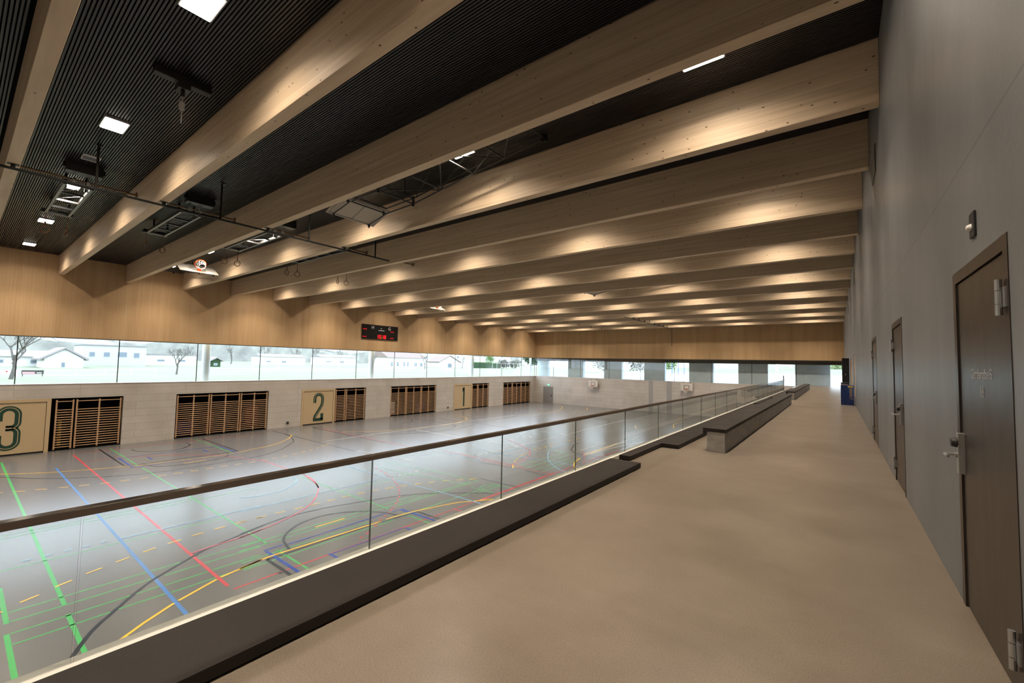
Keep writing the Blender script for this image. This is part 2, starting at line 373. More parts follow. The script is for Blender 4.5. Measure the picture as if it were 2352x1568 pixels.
LINES = {
 'green': [
  (0.08,[(-34.07,1.83),(-13.83,1.83)]),
  (0.08,[(-13.27,1.82),(-11.25,1.82)]),
  (0.08,[(-15.92,0.99),(-13.74,0.99)]),
  (0.08,[(-13.22,0.96),(-11.18,0.96)]),
  (0.05,[(-27.76,6.09),(-21.7,6.09),(-13.78,6.09)]),
  (0.05,[(-34.81,6.06),(-28.42,6.06)]),
  (0.05,[(-34.89,10.36),(-28.53,10.36)]),
  (0.04,[(-17.14,1.05),(-17.14,3.17),(-17.14,6.06)]),
  (0.04,[(-16.9,10.34),(-16.9,15.34)]),
  (0.04,[(-14.3,1.02),(-14.3,4.08)]),
  (0.04,[(-14.2,4.46),(-14.2,6.06)]),
  (0.04,[(-13.79,1.02),(-13.79,3.33)]),
  (0.04,[(-13.75,3.61),(-13.75,5.88)]),
  (0.04,[(-13.2,1.01),(-13.2,3.38)]),
  (0.04,[(-13.16,3.47),(-13.16,5.64)]),
  (0.04,[(-12.68,1.01),(-12.68,2.4)]),
  (0.04,[(-12.7,2.54),(-12.69,3.37)]),
  (0.04,[(-12.65,3.45),(-12.65,5.44)]),
  (0.04,[(-20.03,1.18),(-20.03,4.36)]),
  (0.04,[(-20.01,4.44),(-20.01,5.99),(-20.01,8.4)]),
  (0.04,[(-20.39,1.2),(-20.39,2.9),(-20.39,6.39)]),
  (0.05,[(-13.11,6.08),(-11.14,6.08)]),
  (0.05,[(-20.37,10.42),(-16.97,10.34),(-15.15,10.36),(-13.59,10.33)]),
  (0.05,[(-12.46,10.38),(-11.01,10.38)]),
  (0.04,[(-14.13,5.51),(-14.13,12.13)]),
  (0.04,[(-13.82,5.33),(-13.82,15.17)]),
  (0.04,[(-13.01,5.09),(-13.01,9.07)]),
  (0.04,[(-12.62,10.16),(-12.62,15.56)]),
  (0.04,[(-12.54,4.97),(-12.54,8.78),(-12.54,9.81)]),
  (0.04,[(-13.63,10.63),(-13.63,15.46)]),
  (0.04,[(-19.31,13.88),(-13.63,14.64)]),
  (0.04,[(-20.11,14.87),(-16.77,15.3),(-13.54,15.46)]),
  (0.04,[(-12.91,15.45),(-12.25,15.46)]),
  (0.04,[(-13.18,14.5),(-11.83,14.5)]),
  (0.04,[(-12.84,14.65),(-12.85,15.46),(-11.65,15.55),(-10.96,15.49)]),
  (0.04,[(-12.38,14.11),(-12.38,15.51)]),
  (0.04,[(-13.94,18.55),(-13.94,21.6),(-13.94,24.53)]),
  (0.04,[(-13.38,18.98),(-13.38,20.75),(-13.38,23.72)]),
  (0.04,[(-12.83,18.97),(-12.83,20.97),(-12.83,22.82)]),
  (0.04,[(-12.35,19.03),(-12.35,22.16),(-12.35,22.68)]),
  (0.04,[(-15.25,24.0),(-14.43,23.96),(-14.0,23.89)]),
  (0.04,[(-11.43,19.01),(-10.96,18.95)]),
 ],
 'blue': [
  (0.08,[(-30.63,3.4),(-11.24,3.4)]),
 ],
 'red': [
  (0.08,[(-33.89,4.41),(-11.96,4.41)]),
  (0.05,[(-11.7,4.44),(-11.7,8.42),(-11.7,19.29)]),
  (0.05,[(-31.22,4.48),(-31.41,5.54),(-30.85,6.82),(-29.57,8.52),(-28.0,9.66),(-25.16,10.57)]),
  (0.05,[(-25.43,10.66),(-23.53,10.66),(-21.52,10.66)]),
  (0.05,[(-34.27,4.4),(-34.27,11.16),(-34.27,14.31)]),
  (0.05,[(-33.88,18.57),(-28.18,18.56),(-24.69,18.53),(-21.54,18.6)]),
  (0.08,[(-19.89,19.16),(-13.68,19.16)]),
  (0.05,[(-11.66,11.94),(-11.13,11.96)]),
  (0.05,[(-16.44,18.79),(-15.19,18.79),(-14.3,18.79)]),
  (0.05,[(-14.08,18.94),(-12.98,18.94),(-11.65,18.94)]),
  (0.05,[(-11.62,13.37),(-11.62,18.57),(-11.62,21.69)]),
  (0.05,[(-11.55,24.51),(-11.55,27.18)]),
  (0.05,[(-16.0,23.12),(-15.31,22.21),(-14.7,20.8),(-14.47,19.62),(-14.41,18.85)]),
  (0.05,[(-29.49,45.72),(-29.84,44.73),(-29.33,43.97),(-28.45,43.13)]),
  (0.06,[(-13.46,10.39),(-13.37,10.27)]),
  (0.06,[(-13.26,10.11),(-13.19,9.99)]),
  (0.06,[(-13.08,9.84),(-13.02,9.72)]),
  (0.06,[(-12.9,9.53),(-12.83,9.4)]),
  (0.06,[(-12.57,9.1),(-12.51,8.97)]),
  (0.06,[(-12.21,8.56),(-12.17,8.42)]),
  (0.06,[(-12.08,8.24),(-12.06,8.11)]),
 ],
 'black': [
  (0.08,[(-34.9,5.61),(-28.93,5.61)]),
  (0.08,[(-34.86,10.74),(-28.74,10.74)]),
  (0.05,[(-31.91,0.71),(-30.12,1.62),(-28.07,3.13),(-26.51,5.3),(-26.08,7.55),(-26.44,11.1)]),
  (0.05,[(-26.44,11.1),(-27.17,12.35),(-28.88,13.96),(-29.96,14.62),(-31.63,15.18),(-33.14,15.41)]),
  (0.05,[(-33.55,6.8),(-32.68,6.96),(-31.8,7.79),(-31.79,8.69),(-32.6,9.37),(-32.96,9.53),(-33.62,9.53)]),
  (0.05,[(-28.78,6.32),(-27.66,6.59),(-27.15,7.37),(-27.13,8.58),(-27.38,9.45),(-27.92,9.94),(-28.53,10.07)]),
  (0.05,[(-28.75,5.61),(-28.75,10.73)]),
  (0.05,[(-34.85,15.37),(-28.61,15.37),(-23.72,15.37)]),
  (0.05,[(-34.46,18.35),(-31.96,18.35),(-24.74,18.35)]),
  (0.04,[(-30.05,19.58),(-28.33,19.8),(-26.85,21.26),(-25.74,24.26),(-26.4,26.57),(-27.03,27.33),(-28.91,27.92),(-34.12,27.63)]),
  (0.04,[(-31.62,25.12),(-31.36,25.92),(-31.92,26.64),(-32.82,27.18),(-33.41,26.92)]),
  (0.04,[(-26.55,21.55),(-25.51,25.3),(-26.16,28.71),(-27.05,30.38),(-28.85,31.97),(-31.31,33.28)]),
  (0.04,[(-31.88,29.76),(-25.69,29.76),(-21.22,29.76)]),
  (0.09,[(-12.73,5.63),(-11.17,5.63)]),
  (0.05,[(-12.7,5.63),(-12.7,8.89)]),
  (0.05,[(-12.62,9.33),(-12.56,10.86),(-11.03,10.87)]),
  (0.06,[(-12.81,6.32),(-13.36,6.42),(-13.8,6.58),(-14.28,6.98),(-14.65,7.56),(-14.76,8.38),(-14.48,9.08),(-13.95,9.66),(-13.3,10.02),(-12.7,10.15)]),
  (0.05,[(-15.15,5.83),(-15.4,6.59),(-15.59,7.6),(-15.44,8.97),(-14.95,10.53),(-14.44,11.85),(-13.6,12.95),(-12.55,13.91),(-11.78,14.48)]),
  (0.06,[(-11.23,1.6),(-12.05,2.0),(-12.57,2.38),(-13.28,2.95),(-13.76,3.43),(-14.37,4.28),(-14.81,5.01),(-15.33,6.55)]),
  (0.06,[(-11.68,5.48),(-11.66,5.56)]),
  (0.05,[(-11.51,10.92),(-11.48,10.98)]),
  (0.04,[(-16.19,18.41),(-13.76,18.66),(-11.77,18.5),(-10.93,18.6)]),
  (0.04,[(-13.87,15.87),(-12.33,15.87),(-10.95,15.87)]),
  (0.05,[(-14.88,28.0),(-14.7,26.8),(-14.29,25.75),(-13.96,25.05),(-13.42,24.58),(-13.12,24.71)]),
  (0.04,[(-27.55,49.98),(-25.96,46.82),(-25.88,44.25)]),
  (0.04,[(-14.55,44.84),(-15.08,43.68),(-14.57,41.91),(-13.51,40.37),(-12.96,39.95)]),
 ],
 'navy': [
  (0.08,[(-31.24,5.81),(-28.17,5.81)]),
  (0.08,[(-31.13,10.54),(-28.13,10.54)]),
  (0.06,[(-30.54,6.89),(-29.6,6.89)]),
  (0.06,[(-30.59,9.5),(-29.65,9.5)]),
  (0.05,[(-31.18,5.8),(-31.18,10.52)]),
  (0.05,[(-28.12,5.82),(-28.12,10.54)]),
  (0.06,[(-13.36,5.82),(-13.35,6.34)]),
  (0.06,[(-13.27,6.48),(-13.27,9.96)]),
  (0.06,[(-13.21,10.22),(-13.19,10.61),(-11.02,10.67)]),
  (0.09,[(-13.28,5.84),(-11.16,5.84)]),
  (0.04,[(-11.68,6.95),(-11.68,9.49)]),
  (0.08,[(-11.75,6.9),(-11.15,6.95)]),
  (0.08,[(-11.66,9.57),(-11.05,9.58)]),
  (0.06,[(-13.0,23.92),(-12.96,24.31)]),
 ],
 'yellow': [
  (0.05,[(-32.55,0.41),(-30.87,1.65),(-29.57,3.28),(-28.64,5.7),(-28.46,6.27),(-28.16,9.71),(-28.92,12.12)]),
  (0.05,[(-28.81,12.07),(-29.39,13.2),(-30.66,14.54),(-31.8,15.35),(-32.3,15.54)]),
  (0.05,[(-27.41,7.66),(-27.41,8.71)]),
  (0.05,[(-30.82,18.81),(-29.44,20.57),(-28.52,23.13),(-28.04,27.78),(-28.96,30.65),(-29.97,32.03),(-31.63,32.94)]),
  (0.06,[(-12.69,4.93),(-12.83,5.66),(-12.83,6.36),(-12.74,9.06),(-12.76,9.34)]),
  (0.06,[(-12.76,9.62),(-12.7,10.45),(-12.5,11.35),(-12.16,12.5),(-11.83,13.03)]),
  (0.06,[(-11.78,13.14),(-11.12,14.06)]),
  (0.06,[(-13.94,7.67),(-13.94,8.74)]),
  (0.06,[(-11.24,2.24),(-11.63,2.73),(-12.05,3.36)]),
  (0.06,[(-12.1,3.46),(-12.53,4.36)]),
  (0.06,[(-12.57,4.46),(-12.68,4.95),(-12.82,5.52)]),
  (0.06,[(-12.36,23.24),(-12.1,22.17),(-11.79,21.47),(-11.29,20.79),(-10.88,20.31)]),
  (0.06,[(-11.66,13.4),(-11.07,14.17),(-10.92,14.24)]),
  (0.05,[(-12.61,24.27),(-12.61,29.35)]),
  (0.05,[(-27.37,37.18),(-27.25,44.48),(-28.29,48.09),(-29.87,50.61),(-32.0,52.21)]),
  (0.05,[(-26.33,51.38),(-25.02,48.83),(-24.79,47.21)]),
  (0.06,[(-12.61,46.25),(-12.78,43.76),(-12.42,41.99),(-11.89,40.55)]),
  (0.05,[(-15.22,39.65),(-14.71,38.18),(-14.19,37.49)]),
  (0.05,[(-16.27,6.25),(-16.25,6.44)]),
  (0.05,[(-16.26,6.76),(-16.2,7.07)]),
  (0.05,[(-16.24,7.41),(-16.2,7.72)]),
  (0.05,[(-16.19,8.04),(-16.17,8.37)]),
  (0.05,[(-16.16,8.68),(-16.15,9.01)]),
  (0.05,[(-16.13,9.32),(-16.12,9.64)]),
  (0.05,[(-16.14,9.97),(-16.07,10.28)]),
  (0.05,[(-16.08,10.61),(-16.01,10.94)]),
  (0.05,[(-15.99,11.31),(-15.91,11.53)]),
  (0.05,[(-15.82,11.84),(-15.74,12.19)]),
  (0.05,[(-15.63,12.47),(-15.53,12.79)]),
  (0.05,[(-15.42,13.11),(-15.28,13.42)]),
  (0.05,[(-15.15,13.71),(-15.03,14.01)]),
  (0.05,[(-14.86,14.32),(-14.71,14.6)]),
  (0.05,[(-14.49,14.86),(-14.33,15.15)]),
  (0.05,[(-14.13,15.41),(-13.94,15.71)]),
  (0.05,[(-14.45,0.93),(-14.45,0.97)]),
  (0.05,[(-14.68,1.23),(-14.82,1.53)]),
  (0.05,[(-15.03,1.81),(-15.17,2.11)]),
  (0.05,[(-15.34,2.38),(-15.46,2.7)]),
  (0.05,[(-15.6,2.99),(-15.71,3.3)]),
  (0.05,[(-15.82,3.61),(-15.92,3.92)]),
  (0.05,[(-16.0,4.22),(-16.05,4.55)]),
  (0.05,[(-16.13,4.85),(-16.16,5.17)]),
  (0.05,[(-16.21,5.48),(-16.21,5.8)]),
  (0.05,[(-16.25,6.12),(-16.23,6.44)]),
  (0.05,[(-16.23,6.75),(-16.23,6.92)]),
  (0.05,[(-26.85,1.29),(-26.74,1.54)]),
  (0.05,[(-26.58,1.81),(-26.39,2.11)]),
  (0.05,[(-26.32,2.38),(-26.12,2.69)]),
  (0.05,[(-26.04,3.0),(-25.92,3.29)]),
  (0.05,[(-25.82,3.6),(-25.73,3.9)]),
  (0.05,[(-25.63,4.22),(-25.54,4.53)]),
  (0.05,[(-25.49,4.84),(-25.42,5.17)]),
  (0.05,[(-25.37,5.49),(-25.31,5.8)]),
  (0.05,[(-25.37,6.15),(-25.28,6.44)]),
  (0.05,[(-25.35,6.75),(-25.24,7.07)]),
  (0.05,[(-25.27,7.39),(-25.22,7.7)]),
  (0.05,[(-25.28,8.03),(-25.27,8.35)]),
  (0.05,[(-25.27,8.67),(-25.21,8.98)]),
  (0.05,[(-25.2,9.32),(-25.2,9.65)]),
  (0.05,[(-25.17,9.96),(-25.13,10.27)]),
  (0.05,[(-25.2,10.71),(-25.21,10.89)]),
  (0.05,[(-25.27,11.21),(-25.27,11.48)]),
  (0.05,[(-25.39,11.8),(-25.39,12.08)]),
  (0.05,[(-25.57,12.45),(-25.59,12.73)]),
  (0.05,[(-25.72,13.04),(-25.86,13.36)]),
  (0.05,[(-25.91,13.63),(-26.03,13.93)]),
  (0.05,[(-26.29,14.25),(-26.38,14.52)]),
  (0.05,[(-26.59,14.82),(-26.73,15.05)]),
  (0.05,[(-26.88,15.32),(-27.05,15.54)]),
  (0.06,[(-15.64,22.36),(-15.55,21.99)]),
  (0.06,[(-15.46,21.71),(-15.36,21.38)]),
  (0.06,[(-15.27,21.15),(-15.17,20.86)]),
  (0.06,[(-15.08,20.62),(-14.93,20.28)]),
  (0.06,[(-14.82,20.05),(-14.66,19.69)]),
  (0.06,[(-14.33,19.16),(-13.89,18.54)]),
  (0.06,[(-15.79,23.33),(-15.8,23.64)]),
  (0.06,[(-15.81,23.97),(-15.82,24.3)]),
  (0.06,[(-15.83,24.64),(-15.85,24.98)]),
  (0.06,[(-15.79,25.22),(-15.8,25.57)]),
  (0.06,[(-15.79,27.94),(-15.85,28.31)]),
  (0.06,[(-15.76,28.83),(-15.74,29.15)]),
  (0.05,[(-24.75,46.01),(-24.8,46.66)]),
  (0.05,[(-24.59,44.49),(-24.64,45.11)]),
 ],
 'lightblue': [
  (0.05,[(-19.36,18.84),(-16.3,18.84)]),
  (0.05,[(-19.1,7.28),(-18.75,7.97),(-18.93,8.93),(-19.59,9.72),(-20.09,10.02),(-20.48,10.05)]),
  (0.05,[(-17.34,6.68),(-17.34,9.54),(-17.34,12.93)]),
  (0.05,[(-17.48,3.43),(-17.48,7.4)]),
  (0.05,[(-20.86,12.97),(-17.11,12.94),(-13.51,13.07),(-11.8,13.09),(-10.93,13.04)]),
  (0.05,[(-14.79,27.89),(-15.24,26.29),(-14.87,23.86),(-14.02,22.25),(-13.09,21.01),(-11.76,19.93),(-10.93,19.65)]),
  (0.04,[(-16.86,19.04),(-16.86,26.6)]),
  (0.05,[(-18.55,21.06),(-16.57,20.89),(-13.32,21.3),(-11.18,21.33)]),
  (0.05,[(-17.53,1.45),(-17.51,1.62)]),
  (0.05,[(-17.51,1.83),(-17.53,2.01)]),
  (0.05,[(-17.54,2.23),(-17.53,2.39)]),
  (0.05,[(-17.53,2.59),(-17.51,2.76)]),
  (0.05,[(-17.55,2.99),(-17.52,3.16)]),
 ],
 'white': [
  (0.05,[(-28.1,15.9),(-28.1,21.79),(-28.1,37.79)]),
  (0.05,[(-27.55,23.45),(-23.58,23.45),(-16.96,23.45)]),
  (0.05,[(-23.72,15.59),(-18.87,16.16)]),
  (0.04,[(-17.38,19.49),(-17.38,25.12),(-17.38,33.46)]),
  (0.04,[(-19.87,30.18),(-18.22,30.22),(-15.7,29.55)]),
  (0.04,[(-20.25,27.96),(-19.12,27.6),(-18.56,26.99),(-18.44,26.23),(-18.56,25.28)]),
  (0.04,[(-13.43,25.28),(-13.43,29.13)]),
  (0.04,[(-12.72,24.47),(-12.72,34.04)]),
  (0.04,[(-12.52,23.91),(-12.52,32.65)]),
  (0.04,[(-11.52,27.37),(-11.52,31.81)]),
  (0.04,[(-12.45,24.73),(-12.3,27.28),(-11.54,31.62)]),
  (0.05,[(-17.54,33.51),(-17.54,43.31)]),
  (0.05,[(-26.45,32.45),(-26.45,39.8),(-26.45,45.31)]),
  (0.05,[(-17.17,13.28),(-17.18,13.41)]),
  (0.05,[(-17.16,13.57),(-17.2,13.73)]),
  (0.05,[(-17.2,13.9),(-17.18,14.06)]),
  (0.05,[(-17.17,14.22),(-17.17,14.39)]),
  (0.05,[(-17.14,14.59),(-17.12,14.79)]),
 ],
 'pink': [
  (0.05,[(-21.52,10.63),(-20.51,10.68),(-19.19,10.42),(-18.08,10.01)]),
  (0.05,[(-20.32,10.6),(-18.73,10.25),(-17.71,9.8),(-16.49,8.92),(-15.83,8.15),(-15.46,7.49),(-15.18,6.85),(-14.87,5.73)]),
  (0.05,[(-14.72,4.45),(-14.81,5.01),(-14.87,5.76),(-15.04,6.43)]),
  (0.05,[(-11.63,22.18),(-11.63,24.51)]),
  (0.05,[(-19.52,25.19),(-17.71,24.31),(-16.0,23.12)]),
  (0.06,[(-19.22,13.71),(-19.0,13.69)]),
  (0.06,[(-18.72,13.62),(-18.43,13.55)]),
  (0.06,[(-18.13,13.47),(-17.85,13.37)]),
  (0.06,[(-17.52,13.24),(-17.28,13.16)]),
  (0.06,[(-16.98,13.05),(-16.75,12.95)]),
  (0.06,[(-16.53,12.86),(-16.33,12.76)]),
  (0.06,[(-16.11,12.66),(-15.92,12.55)]),
  (0.06,[(-15.7,12.42),(-15.49,12.28)]),
  (0.06,[(-15.31,12.17),(-15.12,12.03)]),
  (0.06,[(-14.91,11.88),(-14.74,11.74)]),
  (0.06,[(-14.53,11.57),(-14.38,11.43)]),
  (0.06,[(-14.21,11.27),(-14.08,11.13)]),
  (0.06,[(-13.93,10.97),(-13.8,10.83)]),
  (0.06,[(-13.67,10.67),(-13.58,10.55)]),
  (0.06,[(-13.18,24.97),(-13.03,24.8)]),
  (0.06,[(-12.89,24.62),(-12.76,24.44)]),
  (0.06,[(-12.64,24.26),(-12.48,24.02)]),
  (0.06,[(-12.37,23.84),(-12.24,23.62)]),
  (0.06,[(-12.14,23.38),(-12.03,23.14)]),
  (0.06,[(-11.97,23.0),(-11.89,22.82)]),
 ],
}
# ------------------------------------------------------------------ setting: floors, ceiling, walls
fl = struct(MB().box(XL-0.3, -3.05, YB, YF, ZF-0.3, ZF).build('floor', MT['hall_floor']), 'grey sports floor with coloured court lines')
def flat_line(mb, pts, wd, z):
    mb.ribbon(pts, wd, lambda x, y: (x, y, z))
def smooth_pts(P):
    if len(P) < 4: return P
    out = []
    for k in range(len(P)-1):
        p0, p1, p2, p3 = (Vector(P[max(0, min(len(P)-1, j))]) for j in (k-1, k, k+1, k+2))
        for q in range(6):
            t = q/6
            out.append(tuple(0.5*((2*p1)+(p2-p0)*t+(2*p0-5*p1+4*p2-p3)*t*t+(3*p1-p0-3*p2+p3)*t**3)))
    out.append(P[-1]); return out
for k, (c, lst) in enumerate(LINES.items()):
    mb = MB()
    for wd, P in lst: flat_line(mb, smooth_pts(P), wd*(1.35 if c == 'black' and wd < 0.07 else 1.15 if wd < 0.07 else 1.0), ZF+0.0012+0.0007*k)
    tag(mb.build('court_markings', paint(c), fl), {'lightblue': 'light blue'}.get(c, c)+' court lines')

struct(MB().box(-2.99, XR+0.3, YB, YF, -0.28, 0.0).build('floor_gallery', MT['gallery_floor']), 'brown polished concrete gallery floor')
struct(MB().box(-3.02, XR+0.25, YB, YF, ZF-0.3, ZF).box(-3.05, -2.97, YB, YF, ZF, -0.02).build('wall_under_gallery', MT['concrete']))

# ribbed black ceiling
mb = MB(); mb.box(XL-0.3, XR+0.3, YB, YF+0.3, ZC+0.075, ZC+0.2, 1)
y = YB+0.05; p = 0.054
while y < YF:
    r = (y-Y0) % SP
    if r > BW+0.02 and r < SP-0.06: mb.box(XL, XR, y, y+0.031, ZC, ZC+0.08, 0)
    y += p
struct(mb.build('ceiling', [MT['ceil_slat'], MT['ceil_back']]), 'black ceiling of narrow ribs between the beams')

# window wall (left): openings under the window band
OPEN = [(0.52, 6.74), (9.46, 15.44), (18.06, 24.27), (27.12, 33.32), (36.10, 42.50), (45.48, 51.92)]
ZO = -1.0
mb = MB(); ya = YB
for a, b in OPEN:
    mb.box(XL-0.3, XL, ya, a, ZF, ZO); ya = b
mb.box(XL-0.3, XL, ya, YF+0.3, ZF, ZO); mb.box(XL-0.3, XL, YB, YF+0.3, ZO, ZS-0.03)
wl = struct(mb.build('wall_left', MT['concrete']), 'pale board-marked concrete wall with openings')
y0s, y1s = OPEN[0][0]-0.1, OPEN[-1][1]+0.1
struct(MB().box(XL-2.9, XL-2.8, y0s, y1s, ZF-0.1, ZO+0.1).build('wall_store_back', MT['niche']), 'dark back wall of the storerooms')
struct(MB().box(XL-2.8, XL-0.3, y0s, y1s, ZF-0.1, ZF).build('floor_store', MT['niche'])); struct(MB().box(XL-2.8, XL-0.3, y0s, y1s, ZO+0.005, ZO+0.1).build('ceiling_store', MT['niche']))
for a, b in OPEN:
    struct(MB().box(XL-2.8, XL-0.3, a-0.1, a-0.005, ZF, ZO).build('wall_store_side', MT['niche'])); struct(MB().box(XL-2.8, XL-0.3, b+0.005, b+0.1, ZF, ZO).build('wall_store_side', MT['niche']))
struct(MB().box(XL-0.3, XL, YB, YF+0.3, ZT+0.05, ZC+0.2).build('wall_left_upper', MT['cladding']), 'vertical timber cladding above the window band')
struct(MB().box(XL-0.3, XR, YF, YF+0.3, ZF, ZS-0.03).build('wall_far', MT['concrete']), 'pale concrete wall under the far windows')
struct(MB().box(XL, XR, YF, YF+0.3, ZT+0.05, ZC+0.2).build('wall_far_upper', MT['cladding']), 'vertical timber cladding above the far windows')
struct(MB().box(XL-0.3, XR+0.3, YB-0.3, YB, ZF, ZC+0.2).build('wall_back', MT['concrete']))

# gallery wall (right) with door recesses
DOORS = [(3.06, 4.26, 2.24, 'near'), (7.24, 8.40, 2.25, 'far'), (11.52, 12.80, 2.28, 'far')]
GL = [(24.0, 25.6, 0.35, 2.30), (28.0, 31.4, 0.55, 2.20)]
mb = MB(); ya = YB
seg = [(a, b, 0, h) for a, b, h, _ in DOORS]+GL
for a, b, z0, z1 in seg:
    mb.box(XR, XR+0.25, ya, a, -0.28, ZC+0.2); mb.box(XR, XR+0.25, a, b, z1, ZC+0.2)
    if z0 > 0: mb.box(XR, XR+0.25, a, b, -0.28, z0)
    ya = b
mb.box(XR, XR+0.25, ya, YF+0.3, -0.28, ZC+0.2)
mb.box(XR+0.2, XR+0.3, 2.9, 13.0, -0.28, 2.6)  # unseen backing added behind the doors to block outside light from leaking in
wr = struct(mb.build('wall_right', MT['concrete_dark']), 'tall grey concrete wall along the gallery')
for k, (a, b, z0, z1) in enumerate(GL):
    o = struct(MB().box(XR+0.06, XR+0.08, a, b, z0, z1).build('window_%d' % (3+k), MT['glass']), 'narrow glazed opening in the gallery wall')
    MB().box(XR+0.02, XR+0.12, a, a+0.06, z0, z1).box(XR+0.02, XR+0.12, b-0.06, b, z0, z1).box(XR+0.02, XR+0.12, a, b, z1-0.06, z1).box(XR+0.02, XR+0.12, a, b, z0, z0+0.05).build('window_frame', MT['bars_wood'], o)
    MB().box(XR+1.0, XR+1.1, a-1, b+1, -0.2, 3).build('back_room_wall', MT['white'], o)

# window bands
ML = [-6.2, -2.05, 2.18, 6.39, 10.56, 14.72, 18.94, 23.19, 27.55, 31.94, 36.34, 40.80, 45.26, 49.76, 53.14]
win = struct(empty('window_1'), 'long window band in the left wall')
ys = [YB]+ML
for a, b in zip(ys[:-1], ys[1:]):
    MB().box(XL-0.17, XL-0.15, a+0.012, b-0.012, ZS, ZT+0.02).build('window_pane', MT['glass'], win)
for yy in ML: MB().box(XL-0.175, XL-0.14, yy-0.022, yy+0.022, ZS, ZT+0.05).build('mullion', MT['mullion'], win)
MB().box(XL-0.3, XL+0.02, YB, YF+0.3, ZS-0.03, ZS).build('window_sill', MT['white'], win)
MB().box(XL-0.3, XL+0.01, YB, YF+0.3, ZT, ZT+0.05).build('window_head', MT['frame_dark'], win)
MF = [-35.92, -32.84, -28.47, -24.17, -19.88, -15.66, -11.49, -7.37, -3.27, 0.66]
win2 = struct(empty('window_2'), 'long window band in the far wall')
for a, b in zip(MF[:-1], MF[1:]):
    MB().box(a+0.012, b-0.012, YF+0.15, YF+0.17, ZS, ZT+0.02).build('window_pane', MT['glass'], win2)
for xx in MF: MB().box(xx-0.022, xx+0.022, YF+0.14, YF+0.175, ZS, ZT).build('mullion', MT['mullion'], win2)
MB().box(XL, XR, YF-0.02, YF+0.3, ZS-0.03, ZS).build('window_sill', MT['white'], win2)
MB().box(XL, XR, YF-0.01, YF+0.3, ZT-0.02, ZT+0.05).build('window_head', MT['frame_dark'], win2)

# ------------------------------------------------------------------ timber beams
nb = 20
for k, i in enumerate(range(-5, 15)):
    L = XR-XL
    o = MB().box(-L/2, L/2, -BW/2, BW/2, ZB-ZB, ZC+0.08-ZB).build('ceiling_beam', MT['beam'], None, bevel=0.008)
    o.location = ((XR+XL)/2, beam_y(i)+BW/2, ZB)
    j = 14-i
    lb = 'pale timber ceiling beam, %s from the far end wall' % ORD[j] if j else 'pale timber ceiling beam nearest the far end wall'
    if i == -3: lb = 'pale timber beam running down the top left corner, seen mostly from below'
    tag(o, lb, 'beam', 'timber ceiling beams')

# ------------------------------------------------------------------ ceiling lamps (their own area light inside)
ld = bpy.data.lights.new('lamp_light', 'AREA'); ld.shape = 'RECTANGLE'; ld.size = 0.34; ld.size_y = 0.18
ld.energy = LAMP_W; ld.color = LAMP_COL; ld.spread = R(150)
ld2 = bpy.data.lights.new('lamp_downlight', 'AREA'); ld2.shape = 'RECTANGLE'; ld2.size = 0.66; ld2.size_y = 0.36
ld2.energy = LAMP_DOWN_W; ld2.color = LAMP_COL; ld2.spread = R(100)
LX = [-33.45, -26.95, -20.55, -14.2, -8.05, -1.9]
lamp0 = None
bays = [-5, -3, -1, 1, 3, 5, 7, 9, 11, 13]
for bi, b in enumerate(bays):
    for xi, x in enumerate(LX):
        if lamp0 is None:
            lamp0 = MB().box(-0.37, 0.37, -0.23, 0.23, -0.02, 0.06).build('ceiling_lamp', MT['lamp_case'])
            MB().box(-0.345, 0.345, -0.205, 0.205, -0.035, -0.018).build('diffuser', MT['lamp'], lamp0)
            lo = bpy.data.objects.new('lamp_light', ld); COL.objects.link(lo); adopt(lo, lamp0); lo.location = (0, 0, -0.045)
            lo = bpy.data.objects.new('lamp_downlight', ld2); COL.objects.link(lo); adopt(lo, lamp0); lo.location = (0, 0, -0.05)
            o = lamp0
        else: o = dup(lamp0)
        o.location = (x, bay_mid(b), ZC-0.03)
        n = len(bays)-1-bi
        row = 'last lit bay before far wall' if n == 0 else '%s lit bay from far wall' % ORD[n]
        pos = 'nearest window wall' if xi == 0 else ('nearest gallery wall' if xi == 5 else '%s from window wall' % ORD[xi])
        tag(o, 'glowing square lamp, %s, in the %s' % (pos, row), 'lamp', 'square lamps between the ceiling beams')

# ------------------------------------------------------------------ storeroom doors with numerals, wall bars
def on_left(u, v, d=0.0): return (XL+d, u, v)
def arc(cx, cy, rx, ry, a0, a1, n=14): return [(cx+rx*math.cos(R(a0+(a1-a0)*k/n)), cy+ry*math.sin(R(a0+(a1-a0)*k/n))) for k in range(n+1)]
NUM = {
 '3': [[(0.05, 1.60), (0.05, 1.90)]+arc(0.39, 1.92, 0.34, 0.36, 180, 0, 14)+[(0.73, 1.56)]+arc(0.49, 1.50, 0.24, 0.28, 0, -90, 6)+[(0.30, 1.22)],
       [(0.30, 1.18)]+arc(0.49, 0.90, 0.24, 0.28, 90, 0, 6)+[(0.73, 0.50)]+arc(0.39, 0.48, 0.34, 0.36, 0, -180, 14)+[(0.05, 0.82)]],
 '2': [[(0.05, 1.55), (0.05, 1.86)]+arc(0.40, 1.90, 0.35, 0.38, 180, 0, 14)+[(0.75, 1.62), (0.70, 1.36), (0.55, 1.08), (0.28, 0.66), (0.12, 0.40), (0.07, 0.12)], [(-0.05, 0.10), (0.85, 0.10)], [(0.73, 0.10), (0.73, 0.62)]],
 '1': [[(0.42, 0.05), (0.42, 2.32)], [(0.16, 1.98), (0.42, 1.98)], [(0.26, 2.05), (0.36, 2.26)]],
}
